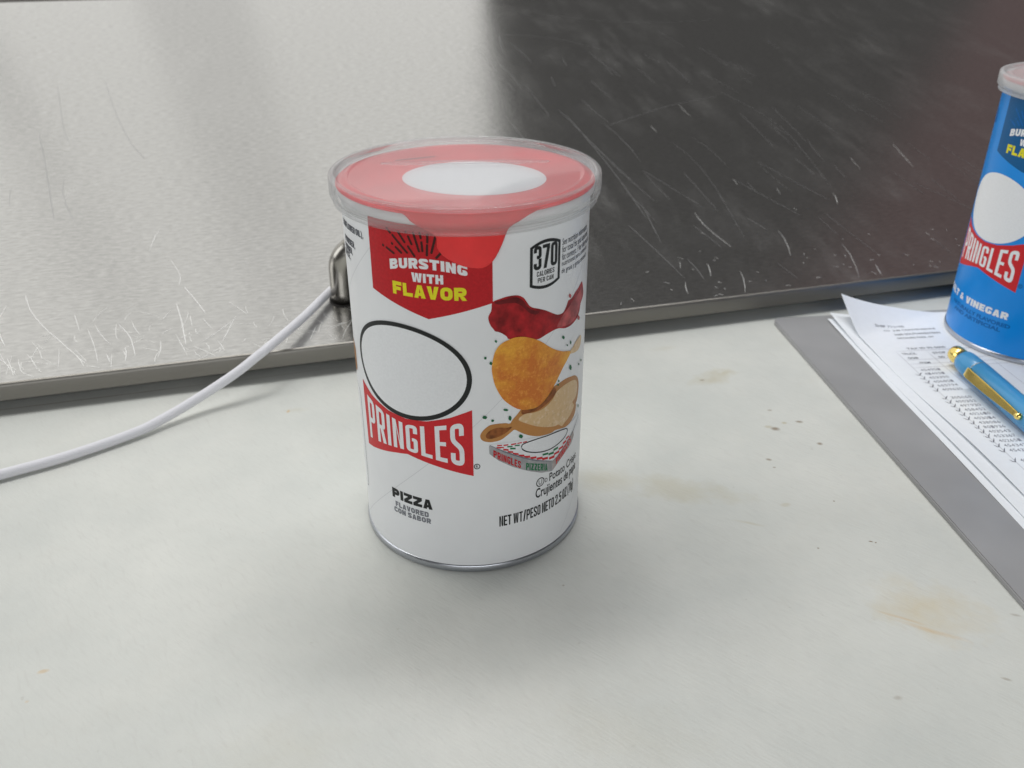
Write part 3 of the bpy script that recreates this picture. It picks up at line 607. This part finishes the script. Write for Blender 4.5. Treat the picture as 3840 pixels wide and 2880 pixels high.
def banner_warp(x0, x1, zc_lo, zc_hi):
    def f(x, y):
        k = abs(2 * x - 1) ** 1.4
        lo = zc_lo + (41.3 - zc_lo) * k; hi = zc_hi + (57.0 - zc_hi) * k
        return x0 + x * (x1 - x0), lo + y * (hi - lo)
    return f
def shift(pts, du, dz): return [(p[0] + du, p[1] + dz) for p in pts]
def moved(bm, du, dz):
    for v in bm.verts: v.co.x += du; v.co.y += dz
    return bm

def can(loc, label, group, design):
    t = thing('snack_can', label, 'snack can', loc, 0, group)
    base = facing(loc[0], loc[1])
    blue = design == 'blue'
    du, dz = (-9.3, -4.5) if blue else (0, 0)
    paper = M['can_blue'] if blue else M['can_white']
    lab = obj('paper_label', lathe_bm([(37.5, 2.4)] + [(37.5, 2.4 + 117.2 * k / 12) for k in range(1, 13)], 192), paper, t)
    lower = obj('bottom_rim', lathe_bm([(0, 1.2), (35.5, 1.2), (36.6, .3), (37.1, 0), (37.6, .05), (37.92, .5), (37.95, 1.5), (37.85, 2.3), (37.5, 2.65), (37.2, 2.6)], 160), M['tin'], t)
    obj('top_rim', lathe_bm([(37.45, 117.2), (38.1, 117.5), (38.6, 118.2), (38.6, 120.1), (38.2, 120.6), (37.2, 120.7), (36.6, 120.3)], 160), M['can_white'], t)
    # printed artwork is child of the label
    flag = [(-30.6, 119.3), (-30.6, 95.8), (-11.6, 90.1), (6.7, 95.15), (6.7, 119.3)]
    put(poly2d([shift(flag, du * .85, dz) if not blue else [(-38.9, 119.3), (-38.7, 90.9), (-20, 85.7), (-2.2, 90.5), (-2.2, 119.3)]]), base, R1, 'flag_print', M['flag_blue'] if blue else M['flag_red'], lab)
    put(poly2d([stroke((a[0][0] + du, a[0][1] + dz), (a[1][0] + du, a[1][1] + dz), .68) for a in RAYS]), base, R2, 'ray_print', M['text_blue'] if blue else M['ray'], lab)
    put(moved(join2d([bt('BURSTING', 0, 1, 0, 1, arch(-23.0, -.2, 103.4, 106.4, 1.6), w=.72, s=.27, r=.2, gap=.1, space=.3), bt('WITH', -16.1, -6.9, 100.95, 103.65, None, w=.72, s=.27, r=.2, gap=.1, space=.3)]), du, dz), base, R2, 'slogan_lettering', M['white'], lab)
    put(moved(bt('FLAVOR', -22.5, -.5, 96.25, 100.1, None, w=.82, s=.28, r=.24, gap=.1), du, dz), base, R2, 'flavor_lettering', M['yellow'], lab)
    ban = [(-42.2, 61.3), (-36, 58.3), (-28, 56.2), (-21, 55.5), (-14, 56.2), (-6.5, 58.4), (.15, 61.2), (.15, 37.75), (-5, 39.1), (-11, 40.6), (-17, 41.9), (-21.2, 42.7), (-26, 41.6), (-32, 39.9), (-38, 38.3), (-41.85, 37.6)]
    put(poly2d([shift(ban, du, dz)]), base, R1, 'banner_print', M['banner_red'], lab)
    put(moved(bt('PRINGLES', 0, 1, 0, 1, banner_warp(-39.4, -2.5, 44.1, 53.6), w=.33, s=.115, r=.09, gap=.085), du, dz), base, R2, 'brand_lettering', M['white'], lab)
    ex, ez, rx, rz = -20.75 + du, 71.5 + dz, 21.1, 15.8
    if blue:
        put(poly2d([ellipse(ex, ez, rx - .6, rz - .4)]), base, R3, 'oval_print', M['white'], lab)
    else:
        put(poly2d([ellipse(ex, ez, rx, rz)]), base, R3, 'oval_print', M['ink'], lab)
        put(poly2d([ellipse(ex, ez + .1, rx - 1.5, rz - 1.45)]), base, R4, 'oval_print', M['white'], lab)
    put(moved(poly2d([[ellipse(1.25, 41.2, 1.0, 1.0, 24), ellipse(1.25, 41.2, .72, .72, 24)]]), du, dz), base, R1, 'registered_mark', M['flag_blue'] if blue else M['ink'], lab, 1)
    put(moved(tx('R', .9, 1.62, 40.75, 41.65, .2), du, dz), base, R1, 'registered_mark', M['flag_blue'] if blue else M['ink'], lab, 1)
    if blue:
        put(join2d([bt('VINEGAR', -33.0, -9.2, 19.6, 22.9, None, w=.72, s=.27, r=.2, gap=.1, space=.3), tx('&', -38.2, -35.0, 19.6, 22.9, .35), bt('SALT', -53.5, -40.2, 19.6, 22.9, None, w=.72, s=.27, r=.2, gap=.1, space=.3)]), base, R1, 'flavour_lettering', M['white'], lab)
        put(join2d([tx('NATURALLY FLAVORED', -44, -7.2, 15.6, 17.6, .4), tx('AND ARTIFICIAL', -41, -10.9, 12.9, 14.9, .4)]), base, R1, 'small_lettering', M['text_blue'], lab)
        put(poly2d([[(-60, 108), (-49.5, 107), (-49, 101), (-60, 100)]]), base, R1, 'ingredient_lettering', M['text_blue'], lab)
        put(tx('NET WT', 1.5, 12, 12.5, 17.0, .1), base, R1, 'weight_lettering', M['ink_soft'], lab)
    else:
        put(bt('PIZZA', -29.0, -13.35, 23.6, 27.3, None, w=.85, s=.31, r=.24, gap=.09), base, R1, 'flavour_lettering', M['ink'], lab)
        put(join2d([bt('FLAVORED', -27.8, -14.8, 20.35, 22.35, None, w=.72, s=.27, r=.2, gap=.1, space=.3), bt('CON SABOR', -28.6, -14.1, 17.95, 19.95, None, w=.72, s=.27, r=.2, gap=.1, space=.3)]), base, R1, 'small_lettering', M['ink_grey'], lab)
        # calorie badge
        def badge(g):
            a = [(17.75 + g, 98.3 + g * .8), (17.75 + g, 109.0 - g * .3)]
            for k in range(0, 13):
                u = 17.75 + g + (11.2 - 2 * g) * k / 12; x = (u - 23.35) / 5.6
                a.append((u, 109.7 + 1.55 * (1 - x * x) - g))
            a += [(28.95 - g, 109.0 - g * .3), (28.95 - g, 98.3 + g * .8)]
            for k in range(0, 13):
                u = 28.95 - g - (11.2 - 2 * g) * k / 12; x = (u - 23.35) / 5.6
                a.append((u, 98.1 - 1.45 * (1 - x * x) + g))
            return a
        put(poly2d([[badge(0), badge(.95)]]), base, R1, 'badge_print', M['ink'], lab)
        put(join2d([bt('370', 19.0, 27.7, 102.75, 109.8, None, w=.37, s=.145, r=.12, gap=.05), bt('CALORIES', 20.1, 26.6, 100.7, 102.2, None, w=.46, s=.15, r=.12), bt('PER CAN', 20.45, 26.3, 98.75, 100.2, None, w=.46, s=.15, r=.12)]), base, R1, 'badge_lettering', M['ink'], lab)
        L5 = ['See nutrition information', 'for total fat and saturated', 'fat content. / Ver información', 'nutricional para contenido', 'de grasa y grasa saturada']
        put(join2d([tx(s, 29.8, 29.8 + len(s) * .66, 107.75 - 2.25 * i, 109.75 - 2.25 * i, .05) for i, s in enumerate(L5)]), base, R1, 'note_lettering', M['ink_soft'], lab)
        put(join2d([tx('Potato Crisps', 26.6, 43.6, 27.7, 31.8, .12), tx('Crujientes de papa', 20.8, 43.6, 23.2, 28.1, .18), bt('NET WT/PESO NETO 2.5 OZ (71g)', 8.0, 41.9, 17.4, 21.4, None, w=.42, s=.15, r=.13, gap=.06, space=.16)]), base, R1, 'weight_lettering', M['ink'], lab)
        put(join2d([poly2d([[ellipse(22.7, 30.1, 1.7, 1.7, 28), ellipse(22.7, 30.1, 1.35, 1.35, 28)]]), tx('U', 22.0, 23.4, 29.2, 31.0), tx('D', 24.7, 25.7, 29.1, 30.6, .1)]), base, R1, 'mark_print', M['ink'], lab)
        put(join2d([bt('SUNFLOWER', -49.0, -38.1, 109.75, 111.7, None, w=.55, s=.2), bt('OIL),', -37.6, -33.5, 109.75, 111.7, None, w=.55, s=.2), bt('POWDER,', -48, -38.9, 105.1, 107.1, None, w=.55, s=.2), bt('POWDER,', -49, -41.2, 102.6, 104.5, None, w=.55, s=.2), bt('SPICE,', -50, -43.4, 100.4, 102.4, None, w=.55, s=.2)]), base, R1, 'ingredient_lettering', M['ink_soft'], lab)
        put(poly2d([ribbon([(-50, 55.9), (-47.5, 55.0), (-46.6, 53.0), (-46.6, 20), (-47.2, 17.6), (-49.5, 16.6)], .35)]), base, R1, 'panel_border', M['ink_grey'], lab)
        put(poly2d([smooth_loop([(-48.2, 66), (-48.6, 69.5), (-53, 71), (-57, 66), (-53, 60.5), (-48.6, 61.5)])]), base, R1, 'food_print', M['toast'], lab)
        # food picture
        put(poly2d([smooth_loop(SALAMI)]), base, R1, 'salami_print', M['salami'], lab)
        put(poly2d([smooth_loop(SALAMI_DARK)]), base, R2, 'salami_print', M['salami_dark'], lab)
        put(poly2d([smooth_loop(SALAMI_LIGHT)]), base, R2, 'salami_print', M['salami_light'], lab)
        put(poly2d([smooth_loop(TOAST)]), base, R1, 'bread_print', M['toast'], lab)
        put(poly2d([smooth_loop(TOAST_IN)]), base, R2, 'bread_print', M['crumb'], lab)
        put(poly2d([smooth_loop(TOAST_SHADE)]), base, R3, 'bread_print', M['crust'], lab)
        put(poly2d([smooth_loop(TONGUE_IN)]), base, R2, 'bread_print', M['crust'], lab)
        put(poly2d([CHIP[:15] + [(31, 68.5)] + smooth_loop(CHIP, 1)[16:]]) if False else poly2d([smooth_loop(CHIP)]), base, R4, 'crisp_print', M['crisp'], lab)
        put(poly2d([smooth_loop(CHIP_TAIL)]), base, R3, 'crisp_print', M['crumb'], lab)
        put(poly2d([BOX_TOP]), base, R2, 'box_print', M['white'], lab)
        put(poly2d([BOX_FRONT]), base, R3, 'box_print', M['boxgrey'], lab)
        put(poly2d([BOX_SIDE]), base, R3, 'box_print', M['boxgrey2'], lab)
        put(poly2d(BOX_RED), base, R3, 'box_check_print', M['banner_red'], lab)
        put(poly2d(BOX_GREEN), base, R3, 'box_check_print', M['green2'], lab)
        put(poly2d([ribbon(smooth_loop(BOX_OVAL, 2) + [BOX_OVAL[0]], .38)]), base, R3, 'box_oval_print', M['ink'], lab)
        put(poly2d([ribbon([(5.2, 48.6), (10.1, 45.35), (15.4, 42.15), (21.4, 38.85), (27.9, 35.95)], .5), ribbon([(27.9, 35.95), (30, 36.6), (34.5, 39), (40, 41.5), (44.5, 45)], .4)]), base, R4, 'box_edge_print', M['ink_grey'], lab)
        Q = BOX_TEXTQ
        def quad(i):
            a, b, c, d = [Vector(q) for q in Q[i:i + 4]]   # tl, tr, br, bl
            def f(x, y):
                p = (d + (c - d) * x) * (1 - y) + (a + (b - a) * x) * y
                return p.x, p.y
            return f
        put(bt('PRINGLES', 0, 1, 0, 1, quad(0), w=.5, s=.19, r=.14, gap=.1), base, R4, 'box_lettering', M['flag_red'], lab)
        put(bt('PIZZERIA', 0, 1, 0, 1, quad(4), w=.5, s=.19, r=.14, gap=.1), base, R4, 'box_lettering', M['green2'], lab)
        put(bt('PRINGLES', 0, 1, 0, 1, quad(8), w=.5, s=.19, r=.14, gap=.1), base, R4, 'box_lettering', M['banner_red'], lab)
        put(poly2d(FLAKES), base, R4, 'herb_print', M['green'], lab, 1)
        put(poly2d(DROPS), base, R4, 'salami_print', M['salami_light'], lab, 1)
    # spiral seam of the wound paper
    sm = []
    for c0 in (55.0, 138.6, -28.6):
        a, b = max(-118, 3 - c0), min(118, 118 - c0)
        if a < b: sm.append(ribbon([(a + (b - a) * k / 30, a + (b - a) * k / 30 + c0) for k in range(31)], .17))
    put(poly2d(sm), base, 37.53, 'wound_seam', M['can_blue'] if blue else M['seam'], lab)
    # foil seal, its printed patch, and the tab folded down the front
    foil = obj('foil_seal', lathe_bm([(0, 120.95), (20, 120.95), (36.5, 120.9), (38.3, 120.85), (38.7, 120.5)], 160), M['foil'], t)
    bm = poly2d([ellipse(2.5, -3.0, 21.5, 18, 72, -.2)])
    cb, sb = math.cos(base + math.pi / 2), math.sin(base + math.pi / 2)
    def onlid(bm, z):
        for v in bm.verts:
            x, y = v.co.x, v.co.y; v.co = Vector(((x * cb - y * sb) * mm, (x * sb + y * cb) * mm, z * mm))
        return bm
    obj('seal_patch', onlid(bm, 121.0), M['foil_white'], foil, False)
    bm = poly2d([stroke((-22 + i * 1.15, 17 + i * .42), (-21.3 + i * 1.15, 18.2 + i * .42), .55) for i in range(11)])
    obj('date_code', onlid(bm, 121.02), M['foil_code'], foil, False)
    if not blue: tabp = TAB + [(18.5, 121.5)]
    else: tabp = shift([p for p in TAB], 6.0, 0) + [(23, 121.5)]
    def tabr(u, z):
        if z > 119: return 38.95
        if z > 115.5: return 38.95 - (119 - z) / 3.5 * .85
        k = (115.5 - z) / 9.5
        return 38.05 + .8 * k ** 1.5 + .25 * math.sin(u * .55 + z * .5) * k
    bm = poly2d([smooth_loop(tabp, 2)]); 
    for zc in (108, 110, 112, 114, 116, 117.5, 119, 120.4):
        bmesh.ops.bisect_plane(bm, geom=bm.verts[:] + bm.edges[:] + bm.faces[:], plane_co=(0, zc, 0), plane_no=(0, 1, 0), dist=1e-5)
    tab = obj('pull_tab', wrap(bm, base, tabr, 1.5), M['foil_tab'], t)
    so = tab.modifiers.new('thick', 'SOLIDIFY'); so.thickness = .00015; so.offset = 1
    # clear plastic lid
    outer = [(38.35, 115.5), (39.45, 115.35), (39.8, 115.5), (39.82, 115.9), (39.5, 116.2), (39.45, 117.2), (39.75, 117.45), (40.45, 117.6), (40.66, 117.9), (40.66, 122.45), (40.55, 122.9), (40.25, 123.2), (39.8, 123.35), (39.1, 123.35), (38.75, 123.15), (38.5, 122.8), (38.2, 122.2), (37.4, 121.95), (36.6, 122.05), (36.0, 122.35), (35.4, 122.4), (34.9, 122.1), (34.2, 121.85), (0, 121.8)]
    inner = [(0, 121.25), (36.6, 121.3), (38.0, 121.4), (38.7, 122.0), (39.2, 122.8), (39.7, 122.85), (39.98, 122.5), (40.0, 118.5), (39.6, 118.1), (39.0, 117.7), (38.9, 116.2), (38.35, 116.1)]
    pl = obj('plastic_lid', lathe_bm(outer + inner + [outer[0]], 160), M['lid_frosted'] if blue else M['lid'], t)
    # raised emboss on the lid top
    e = [Vector(((x * cb - y * sb) * mm, (x * sb + y * cb) * mm, 121.85 * mm)) for x, y in ellipse(0, 11.0, 26, 1.6, 60)]
    obj('lid_ridge', tube_bm(e + [e[0]], .28 * mm, 6, False), M['lid'], pl)
    return t

FC = (-.01387, .26736)
def onlabel(u, z):
    a = facing(*FC) + u / 37.5; return (.0375 * math.cos(a), .0375 * math.sin(a), z * mm)
M['crisp'] = crisp_mat('print_crisp', (.85, .42, .030), (.62, .165, .012), onlabel(18, 68), .022)
M['toast'] = crisp_mat('print_bread_edge', (.40, .16, .03), (.50, .22, .05), onlabel(20, 48), .03, 700, .3)
M['crumb'] = crisp_mat('print_bread_crumb', (.74, .54, .31), (.66, .45, .23), onlabel(28, 52), .03, 600, .45)
M['crust'] = plain('print_bread_crust', (.26, .085, .022), .42, 0, .5, 350)
M['boxgrey'] = plain('print_box_grey', (.36, .36, .37), .42, 0, .2, 500)
M['boxgrey2'] = plain('print_box_side', (.42, .37, .36), .42, 0, .2, 500)
M['green2'] = plain('print_check_green', (.02, .17, .07), .42, 0, .1, 900)
can((FC[0], FC[1], .0002), 'white and red potato crisp can standing on the cutting board in the middle', 'crisp cans', 'red')
can((.25543, .4048, .0028), 'blue potato crisp can standing on the printed paper, cut off by the frame', 'crisp cans', 'blue')

# ---------------------------------------------------------------- grey sheet, papers and pen on the right
PH = math.atan2(.113, .9936)
bm = bmesh.new()
W_, H_, rr = 245, 330, 5
loop = []
for cx, cy, a0 in ((rr, -rr, 90), (rr, -H_ + rr, 180), (W_ - rr, -H_ + rr, 270), (W_ - rr, -rr, 0)):
    for k in range(7):
        a = R_(a0 + 15 * k); loop.append((cx + rr * math.cos(a), cy + rr * math.sin(a)))
f = bm.faces.new([bm.verts.new((x * mm, y * mm, 0)) for x, y in loop])
ex = bmesh.ops.extrude_face_region(bm, geom=[f])
for v in [g for g in ex['geom'] if isinstance(g, bmesh.types.BMVert)]: v.co.z = .0019
bmesh.ops.recalc_face_normals(bm, faces=bm.faces)
ed = [e for e in bm.edges if all(v.co.z > .001 for v in e.verts)]
bmesh.ops.bevel(bm, geom=ed, offset=.0004, segments=2, affect='EDGES')
gs = obj('plastic_sheet', bm, M['grey'], None, False)
gs.location = (.1345, .4262, .0002); gs.rotation_euler = (0, 0, PH)
tag(gs, 'flat grey plastic sheet with rounded corner under the papers', 'plastic sheet')

def sheet_z(s, t, base, hgt, ls, lt, wave=0.0):
    q = max(0.0, 1 - max(s, 0) / ls - max(t, 0) / lt)
    e = max(0.0, 1 - s / 22.0)
    return base + hgt * q ** 1.3 + wave * e * e * (.5 + .5 * math.sin(t * .052 + 1.1))
def make_sheet(name, org, ang, base, hgt, ls, lt, wave, label, z_of):
    bm = bmesh.new(); ns, nt_ = 60, 90; Wd, Hd = 216, 279
    ss = [Wd * (i / ns) ** 1.6 for i in range(ns + 1)]; ts = [Hd * (j / nt_) ** 1.5 for j in range(nt_ + 1)]
    g = [[bm.verts.new((s * mm, -t * mm, z_of(s, t) * mm)) for s in ss] for t in ts]
    for j in range(nt_):
        for i in range(ns): bm.faces.new((g[j][i], g[j + 1][i], g[j + 1][i + 1], g[j][i + 1]))
    o = obj(name, bm, M['sheet'])
    o.location = (org[0] * mm, org[1] * mm, 0); o.rotation_euler = (0, 0, ang)
    so = o.modifiers.new('thick', 'SOLIDIFY'); so.thickness = .0001; so.offset = -1
    tag(o, label, 'paper sheet', 'paper sheets stacked on the grey sheet')
    return o
z1 = lambda s, t: sheet_z(s, t, 2.75, 11.6, 54, 26, 1.5)
z2 = lambda s, t: sheet_z(s, t, 2.45, 2.0, 30, 30, 1.0)
z3 = lambda s, t: sheet_z(s, t, 2.2, .6, 20, 40, .3)
make_sheet('paper_sheet', (162.2, 423), PH - .028, 0, 0, 0, 0, 0, 'blank edge of the lowest paper sheet, poking out furthest left', z3)
make_sheet('paper_sheet', (163.8, 425.5), PH - .018, 0, 0, 0, 0, 0, 'second paper sheet showing as a narrow strip under the top sheet', z2)
top_sheet = make_sheet('printed_sheet', (168, 425.8), PH, 0, 0, 0, 0, 0, 'top printed sheet with number columns, pen ticks and a curled up corner', z1)
def print_on(bm, name, m, lift=.09):
    cut_x(bm, 4.0)
    for v in bm.verts:
        s, t = v.co.x, -v.co.y; v.co = Vector((s * mm, -t * mm, (z1(s, t) + lift) * mm))
    return obj(name, bm, m, top_sheet, False)
hdr = [('SHIP 770105', 13, 28.5, 15), ('TO  JLM CONVENIENCE', 15.5, 43, 19.3), ('3660 SOUTHWESTERN', 19, 43, 23.7), ('ORCHARD PARK, NY', 18.5, 37.5, 28.0), ('TAX ID 99-5000', 17.5, 37, 39.4), ('TRUCK', 12.3, 19.5, 44.6), ('STOP', 27.5, 34, 45), ('008', 13, 18, 49), ('00', 28, 31, 49.4), ('ITEM', 16.2, 21.3, 54.2), ('QTY', 31, 36, 54.5), ('DESCRIPTION', 58, 78, 56)]
print_on(join2d([tx(s, a, b, -t - .95, -t + .95, .1) for s, a, b, t in hdr]), 'heading_text', M['toner_dark'])['kind'] = 'stuff'
nums = ['454951', '414951', '453390', '406851', '665794', '409630', None, '305060', '400352', '497930', '458452', '402610', '403014', '438086', '801936', '403543', '453367', '402651', '454347', '454371', None, '402233']
rows_ = []; ticks = []
t = 61.0
for i, s in enumerate(nums):
    if s:
        bmx = join2d([fit(text2d(c, .02), 12.9 + k * 1.62, 12.9 + k * 1.62 + 1.3, -t - 1.0, -t + 1.0) for k, c in enumerate(s)])
        rows_.append(bmx)
        if i not in (0,):
            j = lambda: random.uniform(-.35, .35)
            ticks.append(ribbon([(8.6 + j(), -t + .2 + j()), (9.3 + j() * .5, -t - .9), (9.9 + j() * .5, -t - 1.2 + j() * .5), (11.0, -t + .4), (12.0 + j(), -t + 1.7 + j())], .38))
    t += 3.72 if i < 6 else 3.55
print_on(join2d(rows_), 'number_column', M['toner'])
print_on(poly2d(ticks), 'pen_ticks', M['biro'], .12)
lines = [[(10.6, -41.6), (90, -41.6)], [(10.6, -50.8), (90, -50.8)], [(10.6, -54.9), (90, -54.9)], [(10.6, -58.5), (90, -58.5)], [(10.6, -41.6), (10.3, -160)], [(25.8, -41.6), (25.6, -160)], [(52.2, -54.9), (52.2, -160)]]
print_on(poly2d([ribbon([(a[0] + (b[0] - a[0]) * k / 20, a[1] + (b[1] - a[1]) * k / 20) for k in range(21)], .3) for a, b in lines]), 'ruled_lines', M['line'], .06)

# ballpoint pen
pen = thing('ballpoint_pen', 'pale blue ballpoint pen with gold cap and clip lying on the paper', 'pen')
ax = Vector((.0767, -.997, 0)).normalized()
PM = Matrix((Vector((-ax.y, ax.x, 0)) * -1, Vector((0, 0, 1)), ax)).transposed().to_4x4()
PM = Matrix((Vector((0, 0, 1)).cross(ax) * -1, Vector((0, 0, 1)), ax)).transposed().to_4x4()
if PM.to_3x3().determinant() < 0: PM = Matrix((Vector((0, 0, 1)).cross(ax), Vector((0, 0, 1)), ax)).transposed().to_4x4()
PM.translation = (.2051, .3742, .0084)
PM = PM @ Matrix.Diagonal((.92, .92, 1, 1))
pen.matrix_world = PM
obj('barrel', lathe_bm([(3.0, 8.6), (4.6, 8.6), (5.15, 9.0), (5.5, 11), (5.85, 20.8), (5.7, 21), (5.7, 21.4), (5.9, 21.6), (5.95, 60), (5.7, 100), (4.6, 128), (2.2, 140), (.9, 142), (0, 142)], 48), M['pen'], pen)
obj('gold_cap', lathe_bm([(0, 0), (2.9, .1), (3.7, .45), (4.05, 1.1), (4.2, 2.2), (4.25, 8.7), (3.0, 8.7)], 40), M['gold'], pen)
obj('ring', lathe_bm([(5.72, 20.95), (5.9, 21.0), (5.9, 21.42), (5.72, 21.45)], 48), M['pen_ring'], pen)
# clip: a bent strip on the left side of the barrel
sx = 1 if (PM.to_3x3() @ Vector((1, 0, 0))).x < 0 else -1     # local x that points left
ca = R_(18); rad = Vector((sx * math.cos(ca), math.sin(ca), 0)); tan_ = Vector((-sx * math.sin(ca), math.cos(ca), 0))
bm = bmesh.new(); rows = []
for d, off, wd, thk in ((23.0, 5.2, 3.6, 1.4), (22.6, 7.0, 3.8, 1.4), (23.2, 8.3, 4.2, 1.3), (25.5, 8.9, 4.6, 1.2), (32, 8.7, 4.6, 1.1), (42, 8.1, 4.2, 1.1), (52, 7.4, 3.4, 1.0), (59, 6.9, 2.6, 1.0), (61, 6.9, 2.4, 1.0)):
    r = []
    for a, b in ((1, 1), (1, -1), (-1, -1), (-1, 1)):
        r.append(bm.verts.new((rad * (off + a * thk / 2) + tan_ * (b * wd / 2) + Vector((0, 0, d))) * mm))
    rows.append(r)
for a, b in zip(rows, rows[1:]):
    for i in range(4): bm.faces.new((a[i], a[(i + 1) % 4], b[(i + 1) % 4], b[i]))
bm.faces.new(rows[0]); bm.faces.new(rows[-1][::-1])
bmesh.ops.recalc_face_normals(bm, faces=bm.faces)
bmesh.ops.bevel(bm, geom=bm.edges[:], offset=.00025, segments=2, affect='EDGES')
clip = obj('clip', bm, M['gold'], pen); flat_shade_sharp(clip, 40)
bm = bmesh.new(); bmesh.ops.create_uvsphere(bm, u_segments=20, v_segments=12, radius=.0017)
ball = obj('clip_tip', bm, M['gold'], clip); ball.location = (rad * 6.9 + Vector((0, 0, 61.3))) * mm
# script lettering on the barrel
bm = tx('lovely', 33, 52, -1.7, 1.9, 0, None, .3)
cut_x(bm, 2.0)
for v in bm.verts:
    a = R_(52) + v.co.y / 5.95
    v.co = Vector((-sx * math.cos(a) * 5.98, math.sin(a) * 5.98, v.co.x)) * mm
obj('lettering', bm, M['white'], pen, False)
S.cycles.use_denoising = True
S.cycles.max_bounces = 10; S.cycles.transparent_max_bounces = 16
